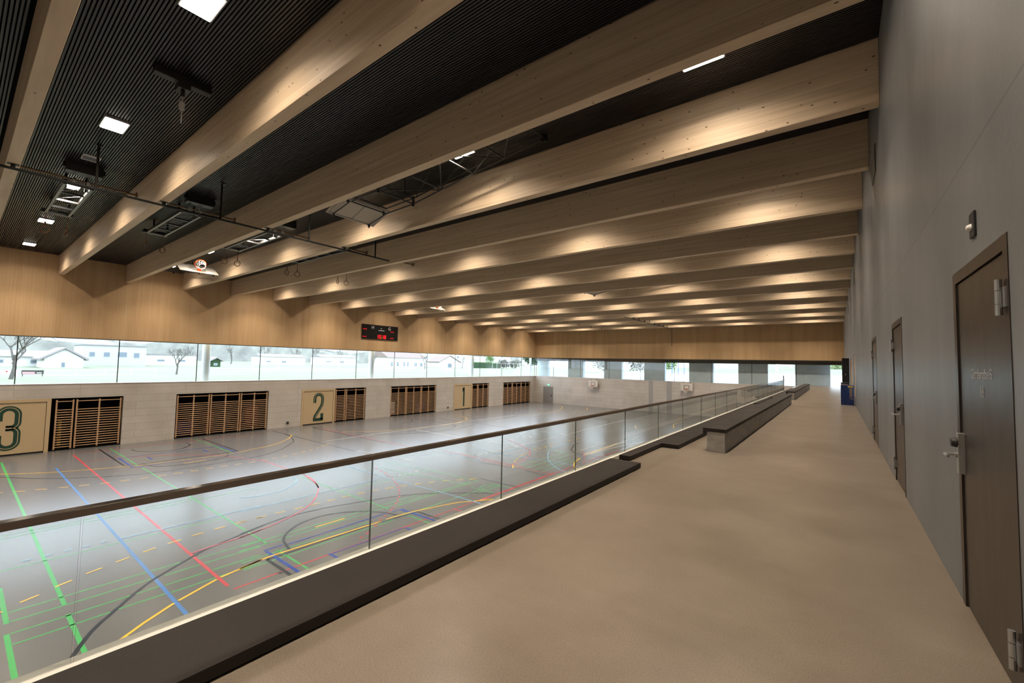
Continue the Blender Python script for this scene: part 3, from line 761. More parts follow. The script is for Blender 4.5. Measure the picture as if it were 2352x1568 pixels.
def storage_door(y0, y1, num, idx):
    o = struct(empty('door_%d' % idx, (XL, y0, ZF)), 'pale plywood storeroom door with a large dark green %s' % num)
    W = y1-y0; H = ZO-ZF
    f = 0.17
    MB().box(-0.12, 0.012, 0, f, 0, H).box(-0.12, 0.012, W-f, W, 0, H).box(-0.12, 0.012, f, W-f, H-f, H).build('door_frame', MT['door_wood'], o)
    MB().box(-0.10, -0.012, f+0.02, W-f-0.02, 0.09, H-f-0.025).build('door_leaf', MT['door_wood'], o)
    MB().box(-0.14, -0.06, f, W-f, 0.0, 0.085).build('door_gap', MT['black'], o)
    c = W/2-0.40 + (0.12 if num == '1' else 0)
    to = lambda u, v: (-0.006, c+u, 0.30+v)
    to2 = lambda u, v: (-0.003, c+u, 0.30+v)
    nb_ = MB(); nl = MB()
    for s in NUM[num]:
        nb_.ribbon(s, 0.26, to); 
        off = []
        P = [Vector(p) for p in s]
        for k, q in enumerate(P):
            d = (P[min(k+1, len(P)-1)]-P[max(k-1, 0)]).normalized(); off.append(tuple(q+Vector((-d.y, d.x))*0.035))
        if len(s) > 2: nl.ribbon(off, 0.03, to2)
    nb_.build('numeral', MT['green_num'], o)
    if nl.v: nl.build('numeral_inline', MT['door_wood'], o)
    return o
storage_door(0.54, 3.62, '3', 1); storage_door(18.08, 21.10, '2', 2); storage_door(36.12, 39.26, '1', 3)

def wall_bars(y0, y1, fields, label):
    H = 2.86; o = empty('wall_bars', (XL-0.08, y0, ZF+0.08)); W = y1-y0
    tag(o, label, 'wall bars', 'wooden wall bars along the window wall')
    for k in range(fields+1):
        yy = W*k/fields; yy = min(max(yy, 0.04), W-0.04)
        MB().box(-0.05, 0.05, yy-0.035, yy+0.035, 0, H).build('upright', MT['bars_wood'], o, bevel=0.006)
    zs = [0.12+0.143*k for k in range(16)]+[H-0.10]
    for z in zs: MB().tube([(0.035, 0.0, z), (0.035, W, z)], 0.024, 8).build('rung', MT['bars_wood'], o, smooth=True)
    return o
BARS = [(3.80, 4.56, 1, 'narrow single-field wall bars right beside the leftmost numbered door'), (4.64, 6.66, 2, 'double-field wall bars, right-hand set next to the leftmost numbered door'),
 (9.52, 11.44, 2, 'double wall bars, leftmost of three between the leftmost and middle numbered doors'), (11.50, 13.40, 2, 'double wall bars, middle of three between the leftmost and middle numbered doors'), (13.46, 15.36, 2, 'double wall bars, rightmost of three between the leftmost and middle numbered doors'),
 (21.18, 22.14, 1, 'narrow single-field wall bars right beside the middle numbered door'), (22.22, 24.18, 2, 'double-field wall bars, right-hand set next to the middle numbered door'),
 (27.18, 29.10, 2, 'double wall bars, leftmost of three between the middle and farthest numbered doors'), (29.16, 31.14, 2, 'double wall bars, middle of three between the middle and farthest numbered doors'), (31.20, 33.24, 2, 'double wall bars, rightmost of three between the middle and farthest numbered doors'),
 (39.34, 40.36, 1, 'narrow single-field wall bars right beside the farthest numbered door'), (40.44, 42.42, 2, 'double-field wall bars, right-hand set next to the farthest numbered door'),
 (45.54, 47.56, 2, 'double wall bars, leftmost of three beside the far left corner'), (47.62, 49.66, 2, 'double wall bars, middle of three beside the far left corner'), (49.72, 51.84, 2, 'double wall bars, rightmost of three beside the far left corner')]
for b in BARS: wall_bars(*b)

# equipment dimly seen behind the bars
def crate(name, y, w_, d, h, m, label, cat, z=ZF, x=XL-1.9):
    o = MB().box(-d/2, d/2, -w_/2, w_/2, 0, h).build(name, m, None, bevel=0.03); o.location = (x, y, z); tag(o, label, cat); return o
crate('padded_post', 4.22, 0.16, 0.16, 1.6, MT['yellow'], 'yellow padded post behind the narrow bars beside door 3', 'post')
crate('tumbling_mat', 10.35, 1.1, 0.8, 0.9, MT['blue_mat'], 'dark blue mat stack behind the leftmost bars between doors 3 and 2', 'mat')
crate('tumbling_mat', 12.0, 0.5, 0.6, 1.5, MT['red_mat'], 'red mat leaning behind the middle bars between doors 3 and 2', 'mat')
crate('tumbling_mat', 14.9, 0.9, 0.6, 1.7, MT['red_mat'], 'red mat behind the rightmost bars between doors 3 and 2', 'mat')
crate('vaulting_box', 21.7, 0.8, 0.7, 1.6, MT['red_mat'], 'red padded box behind the narrow bars beside door 2', 'vaulting box')
crate('equipment_trolley', 28.1, 1.5, 0.8, 1.3, MT['white'], 'pale equipment trolley behind the leftmost bars between doors 2 and 1', 'trolley')
crate('tumbling_mat', 32.8, 0.8, 0.6, 1.0, MT['blue_mat'], 'blue mat behind the rightmost bars between doors 2 and 1', 'mat')
for k, (yy, lb) in enumerate([(17.0, 'small black floor socket on the wall left of the middle numbered door'), (35.2, 'small black floor socket on the wall left of the farthest numbered door')]):
    o = MB().box(0, 0.05, -0.09, 0.09, 0, 0.18).build('wall_socket', MT['black'], None, bevel=0.01); o.location = (XL, yy, ZF+0.28); tag(o, lb, 'socket')
    MB().box(0.05, 0.055, -0.05, 0.05, 0.05, 0.13).build('socket_cover', MT['vent'], o)

# ------------------------------------------------------------------ scoreboard
sb = MB().box(0, 0.10, 0, 4.14, 0, 1.40).build('scoreboard', MT['score'], None, bevel=0.01); sb.location = (XL, 23.53, 3.68)
tag(sb, 'black scoreboard with a red 15:18 clock high on the timber wall', 'scoreboard')
def SBT(u0, v0): return lambda u, v, d: (0.102+d, u0+u, v0+v)
text_mesh('H', 0.42, SBT(1.15, 1.12), MT['print_white'], 'letter', sb); text_mesh('G', 0.42, SBT(3.10, 1.12), MT['print_white'], 'letter', sb); text_mesh('-', 0.5, SBT(2.12, 1.12), MT['print_white'], 'letter', sb)
MB().box(0.102, 0.106, 1.80, 2.48, 0.86, 0.91).build('name_strip', MT['print_white'], sb)
SEG = {'1': 'bc', '5': 'afgcd', '8': 'abcdefg'}
def seven(mb, ch, u, v, w_, h):
    t = 0.062
    B = {'a': (0, w_, h-t, h), 'd': (0, w_, 0, t), 'g': (0, w_, h/2-t/2, h/2+t/2), 'b': (w_-t, w_, h/2, h), 'c': (w_-t, w_, 0, h/2), 'f': (0, t, h/2, h), 'e': (0, t, 0, h/2)}
    for s in SEG[ch]:
        a, b, c, d = B[s]; mb.box(0.102, 0.108, u+a, u+b, v+c, v+d)
mb = MB()
for ch, u in (('1', 1.58), ('5', 1.88), ('1', 2.18), ('8', 2.48)): seven(mb, ch, u, 0.08, 0.22, 0.36)
mb.box(0.102, 0.108, 2.15, 2.22, 0.32, 0.40)
mb.build('clock_digits', MT['red_led'], sb)
MB().box(0.102, 0.108, 2.15, 2.22, 0.12, 0.20).build('clock_dot', MT['green_led'], sb)
for (u, v, tx) in ((0.27, 0.92, 'PLAYER'), (0.25, 0.20, 'PLAYER'), (3.42, 0.82, 'PLAYER'), (3.40, 0.18, 'PLAYER')):
    text_mesh(tx, 0.13, SBT(u, v), MT['red_led'], 'led_row', sb)

# ------------------------------------------------------------------ far wall: door, exit sign, hoops, cover panels
d4 = struct(empty('door_4', (-33.63, YF, ZF)), 'grey steel door in the far left corner')
MB().box(-0.86, 0.86, -0.012, 0.02, 0, 2.38).build('door_leaf', MT['grey_door'], d4)
MB().box(0.50, 0.66, -0.03, -0.012, 0.98, 1.24).build('lock_plate', MT['vent'], d4)
ex = MB().box(-0.25, 0.25, -0.05, 0, 0, 0.22).build('exit_sign', MT['lamp_case'], None, bevel=0.01); ex.location = (-33.55, YF, -1.50)
tag(ex, 'small glowing green exit sign above the grey corner door', 'sign')
MB().box(-0.23, 0.23, -0.056, -0.05, 0.02, 0.20).build('sign_face', MT['exit'], ex)
mb = MB().quad([(-0.15, -0.058, 0.11), (-0.05, -0.058, 0.06), (-0.05, -0.058, 0.16)]).box(-0.05, 0.04, -0.059, -0.057, 0.095, 0.125).box(0.10, 0.18, -0.059, -0.057, 0.04, 0.18)
mb.build('sign_symbol', MT['print_white'], ex)
for k, (a, b) in enumerate([(-18.75, -18.20), (-16.54, -15.90)]):
    struct(MB().box(a, b, YF-0.012, YF, ZF, ZS-0.03).build('trim_%d' % (k+1), MT['grey_panel']), 'plain grey cover strip on the far concrete wall')

def torus(c, R_, r, axis, up_, n=28, m=8):
    A = Vector(axis).normalized(); U = Vector(up_).normalized(); V = A.cross(U)
    return [tuple(Vector(c)+U*math.cos(2*math.pi*k/n)*R_+V*math.sin(2*math.pi*k/n)*R_) for k in range(n)]
def net_mesh(mb, c, axis, up_, R_, L, n=12, r=0.009):
    A = Vector(axis).normalized(); U = Vector(up_).normalized(); V = A.cross(U)
    def P(k, t): 
        rr = R_*(1-0.42*t); a = 2*math.pi*k/n
        return Vector(c)+U*math.cos(a)*rr+V*math.sin(a)*rr+A*L*t
    for k in range(n):
        mb.tube([P(k, 0), P(k+0.5, 0.33), P(k, 0.66), P(k+0.5, 1.0)], r, 4); mb.tube([P(k, 0), P(k-0.5, 0.33), P(k, 0.66), P(k-0.5, 1.0)], r, 4)
def wall_hoop(x, z0, label):
    W, H = 1.36, 0.92; o = empty('basketball_hoop', (x, YF-0.004, z0)); tag(o, label, 'basketball hoop', 'basketball hoops on the far wall')
    MB().box(-0.45, -0.37, -0.26, 0, 0.1, H+0.06).box(0.37, 0.45, -0.26, 0, 0.1, H+0.06).build('wall_bracket', MT['truss'], o)
    bd = MB().box(-W/2, W/2, -0.30, -0.26, 0, H).build('backboard', MT['board'], o, bevel=0.008)
    mb = MB(); t = 0.05; a, b, c, d = -0.30, 0.30, 0.20, 0.66
    for q in ((a, b, c, c+t), (a, b, d-t, d), (a, a+t, c, d), (b-t, b, c, d)): mb.box(q[0], q[1], -0.303, -0.299, q[2], q[3])
    mb.build('target_square', MT['black'], o)
    MB().tube(torus((0, -0.30-0.42, 0.17), 0.24, 0.02, (0, 0, 1), (1, 0, 0)), 0.018, 8, closed=True).box(-0.10, 0.10, -0.48, -0.30, 0.12, 0.18).build('hoop_ring', MT['orange'], o, smooth=False)
    mb = MB(); net_mesh(mb, (0, -0.72, 0.16), (0, 0, -1), (1, 0, 0), 0.24, 0.42); mb.build('net', MT['net'], o)
wall_hoop(-26.28, -1.36, 'white basketball backboard on the far wall, left one below the windows')
wall_hoop(-14.12, -1.20, 'white basketball backboard on the far wall, right one nearer the gallery')

# ------------------------------------------------------------------ folded baskets under the ceiling
def folded_basket(x0, yc, s, label):
    o = empty('folded_basketball_goal', (x0, yc, 6.74)); tag(o, label, 'basketball goal', 'basketball goals folded up under the ceiling')
    up_e = Vector((0, 0, 0)); lo_e = Vector((-s*0.98, 0, -0.36)) if s > 0 else Vector((0.90, 0, -0.52)); d = (lo_e-up_e).normalized(); n = Vector((-s*abs(d.z), 0, abs(d.x)))   # face normal, upward
    hw = 0.90
    poly = [Vector((p.x, y_, p.z)) for p, y_ in ((up_e, -hw), (up_e, hw), (lo_e, hw), (lo_e, -hw))]
    MB().prism(poly, n*0.03).build('backboard', MT['board_back' if s > 0 else 'board'], o)
    mb = MB(); q = n*-0.012
    for a, b in (((0.06, -hw+0.06), (0.06, hw-0.06)), ((0.94, -hw+0.06), (0.94, hw-0.06)), ((0.06, -hw+0.06), (0.94, -hw+0.06)), ((0.06, hw-0.06), (0.94, hw-0.06)), ((0.06, 0), (0.94, 0))):
        P = [up_e+(lo_e-up_e)*a[0]+Vector((0, a[1], 0))+q, up_e+(lo_e-up_e)*b[0]+Vector((0, b[1], 0))+q]
        mb.obox(P[0], P[1], 0.03, 0.02, 0, n)
    mb.build('board_frame', MT['lamp_case'], o)
    c = lo_e*0.80+n*0.42
    MB().tube(torus(c, 0.26, 0.02, d, (0, 1, 0)), 0.02, 8, closed=True).obox(lo_e*0.80+n*0.03, lo_e*0.80+n*0.17, 0.18, 0.10).build('hoop_ring', MT['orange'], o)
    mb = MB(); net_mesh(mb, c, d, (0, 1, 0), 0.25, 0.36, 10, 0.009); mb.build('net', MT['net'], o)
    # steel swing frame to the ceiling pivot
    mb = MB(); r = 0.022
    X = lambda t: Vector((s*t, 0, 0))
    top = lambda t: 0.02+0.50*t/6.6
    for sy in (-0.66, 0.66):
        Y = Vector((0, sy, 0))
        A = [X(0.1)+Y+Vector((0, 0, -0.16)), X(1.5)+Y+Vector((0, 0, -0.12)), X(6.5)+Y+Vector((0, 0, 0.50))]
        B = [X(0.1)+Y+Vector((0, 0, 0.02)), X(1.5)+Y+Vector((0, 0, 0.06)), X(4.4)+Y+Vector((0, 0, 0.42))]
        mb.tube(A, r, 6); mb.tube(B, r, 6)
        mb.tube([lo_e*0.9+Y*1.02-n*0.03, up_e+Y*1.02-n*0.16, X(0.1)+Y+Vector((0, 0, -0.16))], r*0.8, 6)
        mb.obox(X(1.5)+Y+Vector((0, 0, -0.2)), X(1.5)+Y+Vector((0, 0, 0.12)), 0.06, 0.06)
        for a, b in ((1.5, 2.8), (2.8, 4.1), (4.1, 5.2)):
            mb.tube([X(a)+Y+Vector((0, 0, top(a)-0.14)), X(b)+Y*0.4+Vector((0, 0, 0.5))], r*0.7, 6)
        mb.obox(X(6.5)+Y+Vector((0, 0, 0.40)), X(6.5)+Y+Vector((0, 0, 0.58)), 0.08, 0.14)
        for t in (0.1, 0.95): mb.obox(up_e+(lo_e-up_e)*t+Y*1.02-n*0.01, up_e+(lo_e-up_e)*t+Y*1.02-n*0.12, 0.05, 0.07)
    for t, z in ((0.1, -0.16), (0.1, 0.02), (1.5, -0.12), (1.5, 0.06), (2.8, 0.04), (4.1, 0.2), (5.2, 0.34), (6.5, 0.5)):
        mb.tube([X(t)+Vector((0, -0.66, z)), X(t)+Vector((0, 0.66, z))], r, 6)
    for a, b, sg in ((1.5, 2.8, 1), (2.8, 4.1, -1), (4.1, 5.2, 1), (5.2, 6.5, -1)):
        za, zb = -0.12+0.124*(a-1.5), -0.12+0.124*(b-1.5)
        mb.tube([X(a)+Vector((0, -0.66*sg, za)), X(b)+Vector((0, 0.66*sg, zb))], r*0.7, 6)
    mb.build('swing_frame', MT['steel_black'], o)
    MB().tube([(s*1.5, -0.3, 0.10), (s*1.5, -0.3, 0.55)], 0.02, 6).tube([(s*1.5, 0.3, 0.10), (s*1.5, 0.3, 0.55)], 0.02, 6).build('pull_cable', MT['steel_black'], o)
    return o
folded_basket(-12.25, bay_mid(-1), 1, 'large folded basketball board seen from behind, under the near beams')
folded_basket(-28.85, bay_mid(-1), -1, 'folded basketball board with orange ring and white net, near the timber wall')
folded_basket(-12.25, bay_mid(5), 1, 'small far folded basketball frame under the middle beams')
folded_basket(-28.85, bay_mid(5), -1, 'small far folded basketball board above and right of the scoreboard')

# ------------------------------------------------------------------ ring rigs and rings
def rig():
    o = empty('ring_hoist_frame')
    # local origin: bay centre, ceiling; x along the beams
    z = -0.42
    for sy in (-0.30, 0.30):
        MB().box(-23.5, -19.0, sy-0.035, sy+0.035, z-0.05, z+0.05).build('side_rail', MT['truss'], o)
    mb = MB()
    for a in (-23.5, -22.4, -21.3, -20.2, -19.05): mb.box(a, a+0.05, -0.3, 0.3, z-0.03, z+0.03)
    for a, b in ((-23.4, -22.4), (-22.3, -21.3), (-21.2, -20.2), (-20.1, -19.1)): mb.tube([(a, -0.28, z), (b, 0.28, z)], 0.014, 6)
    mb.build('cross_bracing', MT['truss'], o)
    MB().box(-18.30, -17.95, -0.40, 0.40, -0.30, 0.0).box(-18.2, -18.05, -0.46, -0.40, -0.2, -0.05).box(-18.2, -18.05, 0.40, 0.46, -0.2, -0.05).build('winch_box', MT['steel_black'], o)
    for sy in (-0.16, 0.16):
        MB().tube([(-18.62, sy-0.02, -0.40), (-18.62, sy+0.03, -0.40)], 0.10, 14).build('pulley', MT['grey_panel'], o)
    for a in (-22.9, -19.6):
        MB().box(a, a+0.06, -0.26, -0.20, z, 0.02).box(a, a+0.06, 0.20, 0.26, z, 0.02).build('hanger', MT['steel_black'], o)
    MB().tube([(-18.75, -1.34, -0.34), (-18.75, 1.34, -0.34)], 0.035, 8).box(-18.83, -18.67, -1.36, -1.32, -0.42, -0.26).box(-18.83, -18.67, 1.32, 1.36, -0.42, -0.26).build('support_bar', MT['brown_steel'], o)
    MB().box(-23.75, -23.5, -0.42, 0.42, z-0.02, z+0.12).build('guide_head', MT['steel_black'], o)
    return o
RB = [-3, -2, -1, 0, 1, 9, 10, 11, 12, 13]
BN = {-3: 'the bay at the top left corner', -2: 'the second bay from the left picture edge', -1: 'the third bay from the left picture edge', 0: 'the fourth bay from the left picture edge', 1: 'the fifth bay from the left picture edge'}
for j, b in enumerate((9, 10, 11, 12, 13)): BN[b] = 'the %s bay from the far end wall' % ORD[5-j]
r0 = None; g0 = None
for b in RB:
    if r0 is None: r0 = rig(); o = r0
    else: o = dup(r0)
    o.location = (0, bay_mid(b), ZC)
    tag(o, 'dark ring hoist frame in '+BN[b], 'hoist frame', 'ring hoist frames')
    for sy, nm in ((-0.28, 'left'), (0.28, 'right')):
        if g0 is None:
            g0 = empty('gymnastics_ring')
            MB().tube([(0.13*math.sin(2*math.pi*k/22), 0.13*math.cos(2*math.pi*k/22), -0.13) if 0 else (0.0, 0.13*math.cos(2*math.pi*k/22), -0.13+0.13*math.sin(2*math.pi*k/22)) for k in range(22)], 0.019, 8, closed=True).build('ring', MT['ring_wood'], g0, smooth=True)
            MB().tube([(0, 0, 0.0), (0, 0, 0.498)], 0.010, 6).box(-0.012, 0.012, -0.025, 0.025, -0.02, 0.16).build('strap', MT['ring_wood'], g0)
            o = g0
        else: o = dup(g0)
        o.location = (-23.62, bay_mid(b)+sy, 6.37); o.rotation_euler = (0, 0, R({-0.28: 20, 0.28: -25}[sy]+b*17))
        tag(o, 'brown gymnastics ring, %s of the pair in %s' % (nm, BN[b]), 'gymnastics ring', 'gymnastics rings on their straps')

# near ceiling winch with pull handle
o = empty('ceiling_winch', (-10.62, 2.58, ZC)); tag(o, 'black ceiling winch bar with a grey pull handle, near the top left lamps', 'winch')
MB().box(-0.09, 0.09, -0.48, 0.48, -0.16, 0.0).build('winch_bar', MT['steel_black'], o, bevel=0.01)
MB().box(-0.14, 0.14, -0.10, 0.10, -0.30, -0.16).box(-0.03, 0.03, -0.03, 0.03, -0.42, -0.30).build('winch_head', MT['steel_black'], o)
MB().tube([(0, 0, -0.42), (0, 0, -0.50)], 0.012, 6).lathe([(0.02, -0.72), (0.05, -0.68), (0.055, -0.56), (0.03, -0.50)], (0, 0, 0), 12).build('handle_grip', MT['grey_panel'], o)
MB().tube([(0, 0, -0.72), (0.02, 0, -0.86), (0.0, 0, -0.98)], 0.014, 6).build('hook', MT['grey_panel'], o)
o = MB().box(-0.24, 0.24, -0.19, 0.19, -0.02, 0.03).build('ceiling_speaker', MT['white'], None); o.location = (-17.3, bay_mid(-3)+0.02, ZC); tag(o, 'square pale grey loudspeaker panel set flush in the ribbed ceiling', 'loudspeaker')
MB().box(-0.16, 0.16, -0.17, 0.17, -0.026, -0.019).build('speaker_grille', mat('speaker_cloth', (0.16, 0.18, 0.21), 0.6), o)

# curtain pipes hung under the beams
def pipe(x, y0, y1, z, hang, tees, label, drop=None):
    o = empty('curtain_pipe', (x, y0, z)); tag(o, label, 'pipe', 'pipes hung under the beams')
    MB().tube([(0, 0, 0), (0, y1-y0, 0)], 0.035, 8).build('tube', MT['steel_black'], o)
    for h in hang: MB().tube([(0, h-y0, 0), (0, h-y0, ZC-z)], 0.03, 8).box(-0.06, 0.06, h-y0-0.06, h-y0+0.06, ZC-z-0.03, ZC-z+0.01).build('hanger', MT['steel_black'], o)
    for h in tees: MB().box(-0.04, 0.04, h-y0-0.04, h-y0+0.04, 0, ZB-z).box(-0.07, 0.07, h-y0-0.10, h-y0+0.10, ZB-z-0.02, ZB-z).build('beam_clamp', MT['steel_black'], o)
    if drop: MB().tube([(0, y1-y0, 0), (0, y1-y0, -drop)], 0.03, 6).build('drop_rod', MT['steel_black'], o)
pipe(-16.05, -2.0, 11.75, 6.09, [bay_mid(i) for i in (-3, -2, -1, 0)], [beam_y(i)+BW/2 for i in (-3, -2, -1, 0)], 'long black pipe hung under the near beams at left')
pipe(-15.3, 36.9, 51.1, 6.05, [bay_mid(i) for i in (10, 11, 12, 13)], [beam_y(i)+BW/2 for i in (10, 11, 12, 13)], 'thin black pipe under the last beams with a rod hanging before the far timber wall', drop=2.0)

# ------------------------------------------------------------------ glass balustrade, slabs, benches
bal = empty('glass_balustrade', (XG, 0, 0)); tag(bal, 'long frameless glass balustrade with a bronze handrail along the gallery edge', 'balustrade')
YE = 35.6
MB().box(-0.032, 0.032, -6.0, YE+0.7, 0.768, 0.806).build('handrail', MT['bronze'], bal, bevel=0.004)
JO = [-4.6, -2.95, -1.25, 0.43, 2.07, 3.73, 5.40, 7.18, 8.93, 10.71, 12.48, 14.2, 15.9, 17.7, 19.5, 21.3, 23.1, 24.9, 26.7, 28.5, 30.3, 32.1, 33.9, YE]
for a, b in zip(JO[:-1], JO[1:]):
    p = MB().box(-0.005, 0.005, a+0.004, b-0.004, -0.02, 0.768).build('glass_panel', [MT['balu_glass'], MT['glass_edge']], bal)
    for f in p.data.polygons:
        if abs(f.normal.y) > 0.9: f.material_index = 1
MB().box(-0.055, 0.048, -6.0, YE, -0.02, 0.071).build('edge_strip', MT['strip'], bal)
o = MB().box(-0.03, 0.03, -0.03, 0.03, 0, 1.12).build('steel_post', MT['bronze'], None, bevel=0.004); o.location = (-3.02, 36.45, 0.0); tag(o, 'slim free-standing steel post past the end of the glass balustrade', 'post')

def slab(name, x0, x1, y0, y1, label, notch=None):
    o = MB().box(x0, x1, y0, y1, 0.012, 0.078).build(name, MT['slab'], None, bevel=0.004); tag(o, label, 'bench slab', 'dark slabs along the glass')
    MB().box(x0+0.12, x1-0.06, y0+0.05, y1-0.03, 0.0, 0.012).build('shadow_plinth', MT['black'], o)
    return o
slab('bench_slab', -2.895, -2.40, -6.0, 6.48, 'long low dark slab along the glass in the foreground')
slab('edge_slab', -2.895, -2.71, 6.82, 8.42, 'narrow short dark slab tight against the glass, just past the foreground slab')
slab('bench_slab', -2.895, -2.40, 8.43, 20.7, 'low dark slab between the glass and the middle concrete bench')
slab('edge_slab', -2.895, -2.71, 21.2, 26.0, 'narrow low dark slab against the glass behind the middle concrete bench')
slab('bench_slab', -2.895, -2.40, 26.2, 41.0, 'low shiny slab along the glass at the far end of the gallery')
def bench(x0, x1, y0, y1, label):
    o = empty('concrete_bench', ((x0+x1)/2, (y0+y1)/2, 0)); tag(o, label, 'bench', 'concrete benches on the gallery')
    w_, l = (x1-x0)/2, (y1-y0)/2
    MB().box(-w_, w_, -l, l, 0, 0.365).build('concrete_base', MT['concrete_bench'], o, bevel=0.006)
    MB().box(-w_-0.065, w_+0.02, -l-0.005, l+0.005, 0.365, 0.428).box(-w_-0.065, -w_-0.005, -l-0.005, l+0.005, 0.305, 0.366).build('seat_slab', MT['slab'], o)
bench(-1.945, -1.635, 8.64, 23.3, 'long concrete bench with a dark seat slab, the nearer of the two')
bench(-2.02, -1.72, 26.4, 42.4, 'long concrete bench with a dark seat slab, the farther of the two')

# ------------------------------------------------------------------ gallery doors
def gallery_door(idx, y0, y1, h, hinge, label):
    o = struct(empty('door_%d' % idx, (XR, y0, 0)), label)
    W = y1-y0; f = 0.075
    MB().box(-0.004, 0.20, 0, f, 0, h).box(-0.004, 0.20, W-f, W, 0, h).box(-0.004, 0.20, f, W-f, h-f, h).build('door_frame', MT['door_bronze'], o)
    MB().box(0.006, 0.06, f+0.008, W-f-0.008, 0.012, h-f-0.008).build('door_leaf', MT['door_bronze'], o)
    MB().box(0.05, 0.06, f, W-f, 0, h-f).build('door_gap', MT['black'], o)
    hy = f if hinge == 'near' else W-f
    ly = W-f-0.055 if hinge == 'near' else f+0.055
    sg = -1 if hinge == 'near' else 1
    for z in (0.15, 1.84):
        MB().tube([(-0.022, hy, z), (-0.022, hy, z+0.055)], 0.014, 12).tube([(-0.022, hy, z+0.058), (-0.022, hy, z+0.122)], 0.014, 12).tube([(-0.022, hy, z+0.125), (-0.022, hy, z+0.18)], 0.014, 12).box(-0.012, 0.006, hy-0.05, hy+0.02, z+0.04, z+0.14).build('hinge', MT['steel'], o)
    MB().box(-0.030, 0.008, ly-0.022, ly+0.022, 0.88, 1.15).build('lock_plate', MT['steel'], o, bevel=0.004)
    MB().tube([(-0.03, ly, 1.085), (-0.06, ly, 1.085)], 0.034, 16, 0, False, 0.028).build('lock_knob', MT['black'], o, bevel=0.004)
    MB().tube([(-0.03, ly, 1.005), (-0.085, ly, 1.005), (-0.092, ly+sg*0.02, 1.005), (-0.092, ly+sg*0.125, 1.005)], 0.0095, 10).tube([(-0.03, ly, 1.005), (-0.042, ly, 1.005)], 0.02, 14).build('lever_handle', MT['steel'], o, smooth=False)
    return o
d = gallery_door(5, 3.06, 4.26, 2.24, 'near', 'near brown steel door reading Garderobe B')
W_ = 1.20
TO = lambda u0, v0: (lambda u, v, dd: (0.0055-dd, u0-u, v0+v))
text_mesh('Garderobe B', 0.085, TO(0.60, 1.545), MT['print_grey'], 'door_lettering', d, 0.0008)
mb = MB()
def px(u0, u1, v0, v1): mb.box(0.0045, 0.0058, u0, u1, v0, v1)
px(0.605, 0.617, 1.41, 1.475)
for a, b, c, e in ((0.55, 0.556, 1.415, 1.475), (0.585, 0.591, 1.415, 1.475)): px(a, b, c, e)
px(0.55, 0.591, 1.469, 1.475); px(0.55, 0.591, 1.415, 1.421); px(0.566, 0.575, 1.43, 1.462); px(0.558, 0.583, 1.442, 1.450)
mb.build('door_pictogram', MT['print_grey'], d)
gallery_door(6, 7.24, 8.40, 2.25, 'far', 'brown steel door, second along the gallery wall')
gallery_door(7, 11.52, 12.80, 2.28, 'far', 'brown steel door, third along the gallery wall')

o = MB().box(-0.012, 0.0, -0.055, 0.055, -0.075, 0.075).build('motion_sensor', MT['black'], None, bevel=0.004); o.location = (XR, 3.66, 2.44); tag(o, 'small dark motion sensor plate above the near brown door', 'sensor')
MB().tube([(-0.012, 0.012, -0.012), (-0.024, 0.012, -0.012), (-0.032, 0.012, -0.012)], 0.022, 14, r1=0.012).build('sensor_eye', MT['white'], o)
for k, (yy, zz, lb) in enumerate(((11.0, 5.69, 'dark vent slot high on the gallery wall, nearest of three'), (23.0, 5.5, 'dark vent slot high on the gallery wall, middle of three'), (33.5, 5.4, 'dark vent slot high on the gallery wall, farthest of three'))):
    o = MB().box(-0.012, 0.0, -0.42, 0.42, -0.27, 0.27).build('wall_vent', MT['vent'], None); o.location = (XR, yy, zz); tag(o, lb, 'vent', 'vents high on the gallery wall')
    mb = MB()
    for q in range(7): mb.box(-0.018, -0.012, -0.40, 0.40, -0.25+q*0.075, -0.22+q*0.075)
    mb.build('louvre', MT['grey_door'], o)

# things at the far end of the gallery
o = MB().box(-0.235, 0.235, -0.2, 0.2, 0, 0.90).build('collection_box', MT['blue_box'], None, bevel=0.008); o.location = (0.40, 24.94, 0); tag(o, 'dark blue speckled box with yellow lettering standing by the gallery wall', 'box')
MB().box(0.02, 0.20, -0.205, -0.199, 0.80, 0.87).build('yellow_label', MT['yellow'], o)
text_mesh('RESPECT', 0.13, lambda u, v, dd: (0.12+v, -0.202-dd, 0.50-u), MT['yellow'], 'lettering', o, 0.001)
o = MB().lathe([(0.15, 0), (0.16, 0.02), (0.17, 0.88), (0.16, 0.90)], (0, 0, 0), 20).build('waste_bin', mat('brown_bin', (0.22, 0.14, 0.11), 0.5), None); o.location = (0.36, 27.5, 0); tag(o, 'brown round waste bin behind the blue box', 'bin')
MB().lathe([(0.172, 0.9), (0.172, 0.96), (0.10, 0.97)], (0, 0, 0), 20).build('bin_lid', MT['black'], o)
o = empty('notice_stand', (0.46, 32.0, 0)); tag(o, 'tall black display panel standing near the end of the gallery wall', 'display')
MB().box(-0.17, 0.17, -0.05, 0.05, 0.55, 2.3).build('panel', MT['score'], o, bevel=0.01); MB().box(-0.17, 0.17, -0.2, 0.2, 0, 0.06).box(-0.04, 0.04, -0.03, 0.03, 0.06, 0.55).build('foot', MT['black'], o)
MB().box(-0.03, 0.0, -0.055, -0.05, 1.3, 1.36).build('logo_mark', MT['print_white'], o)
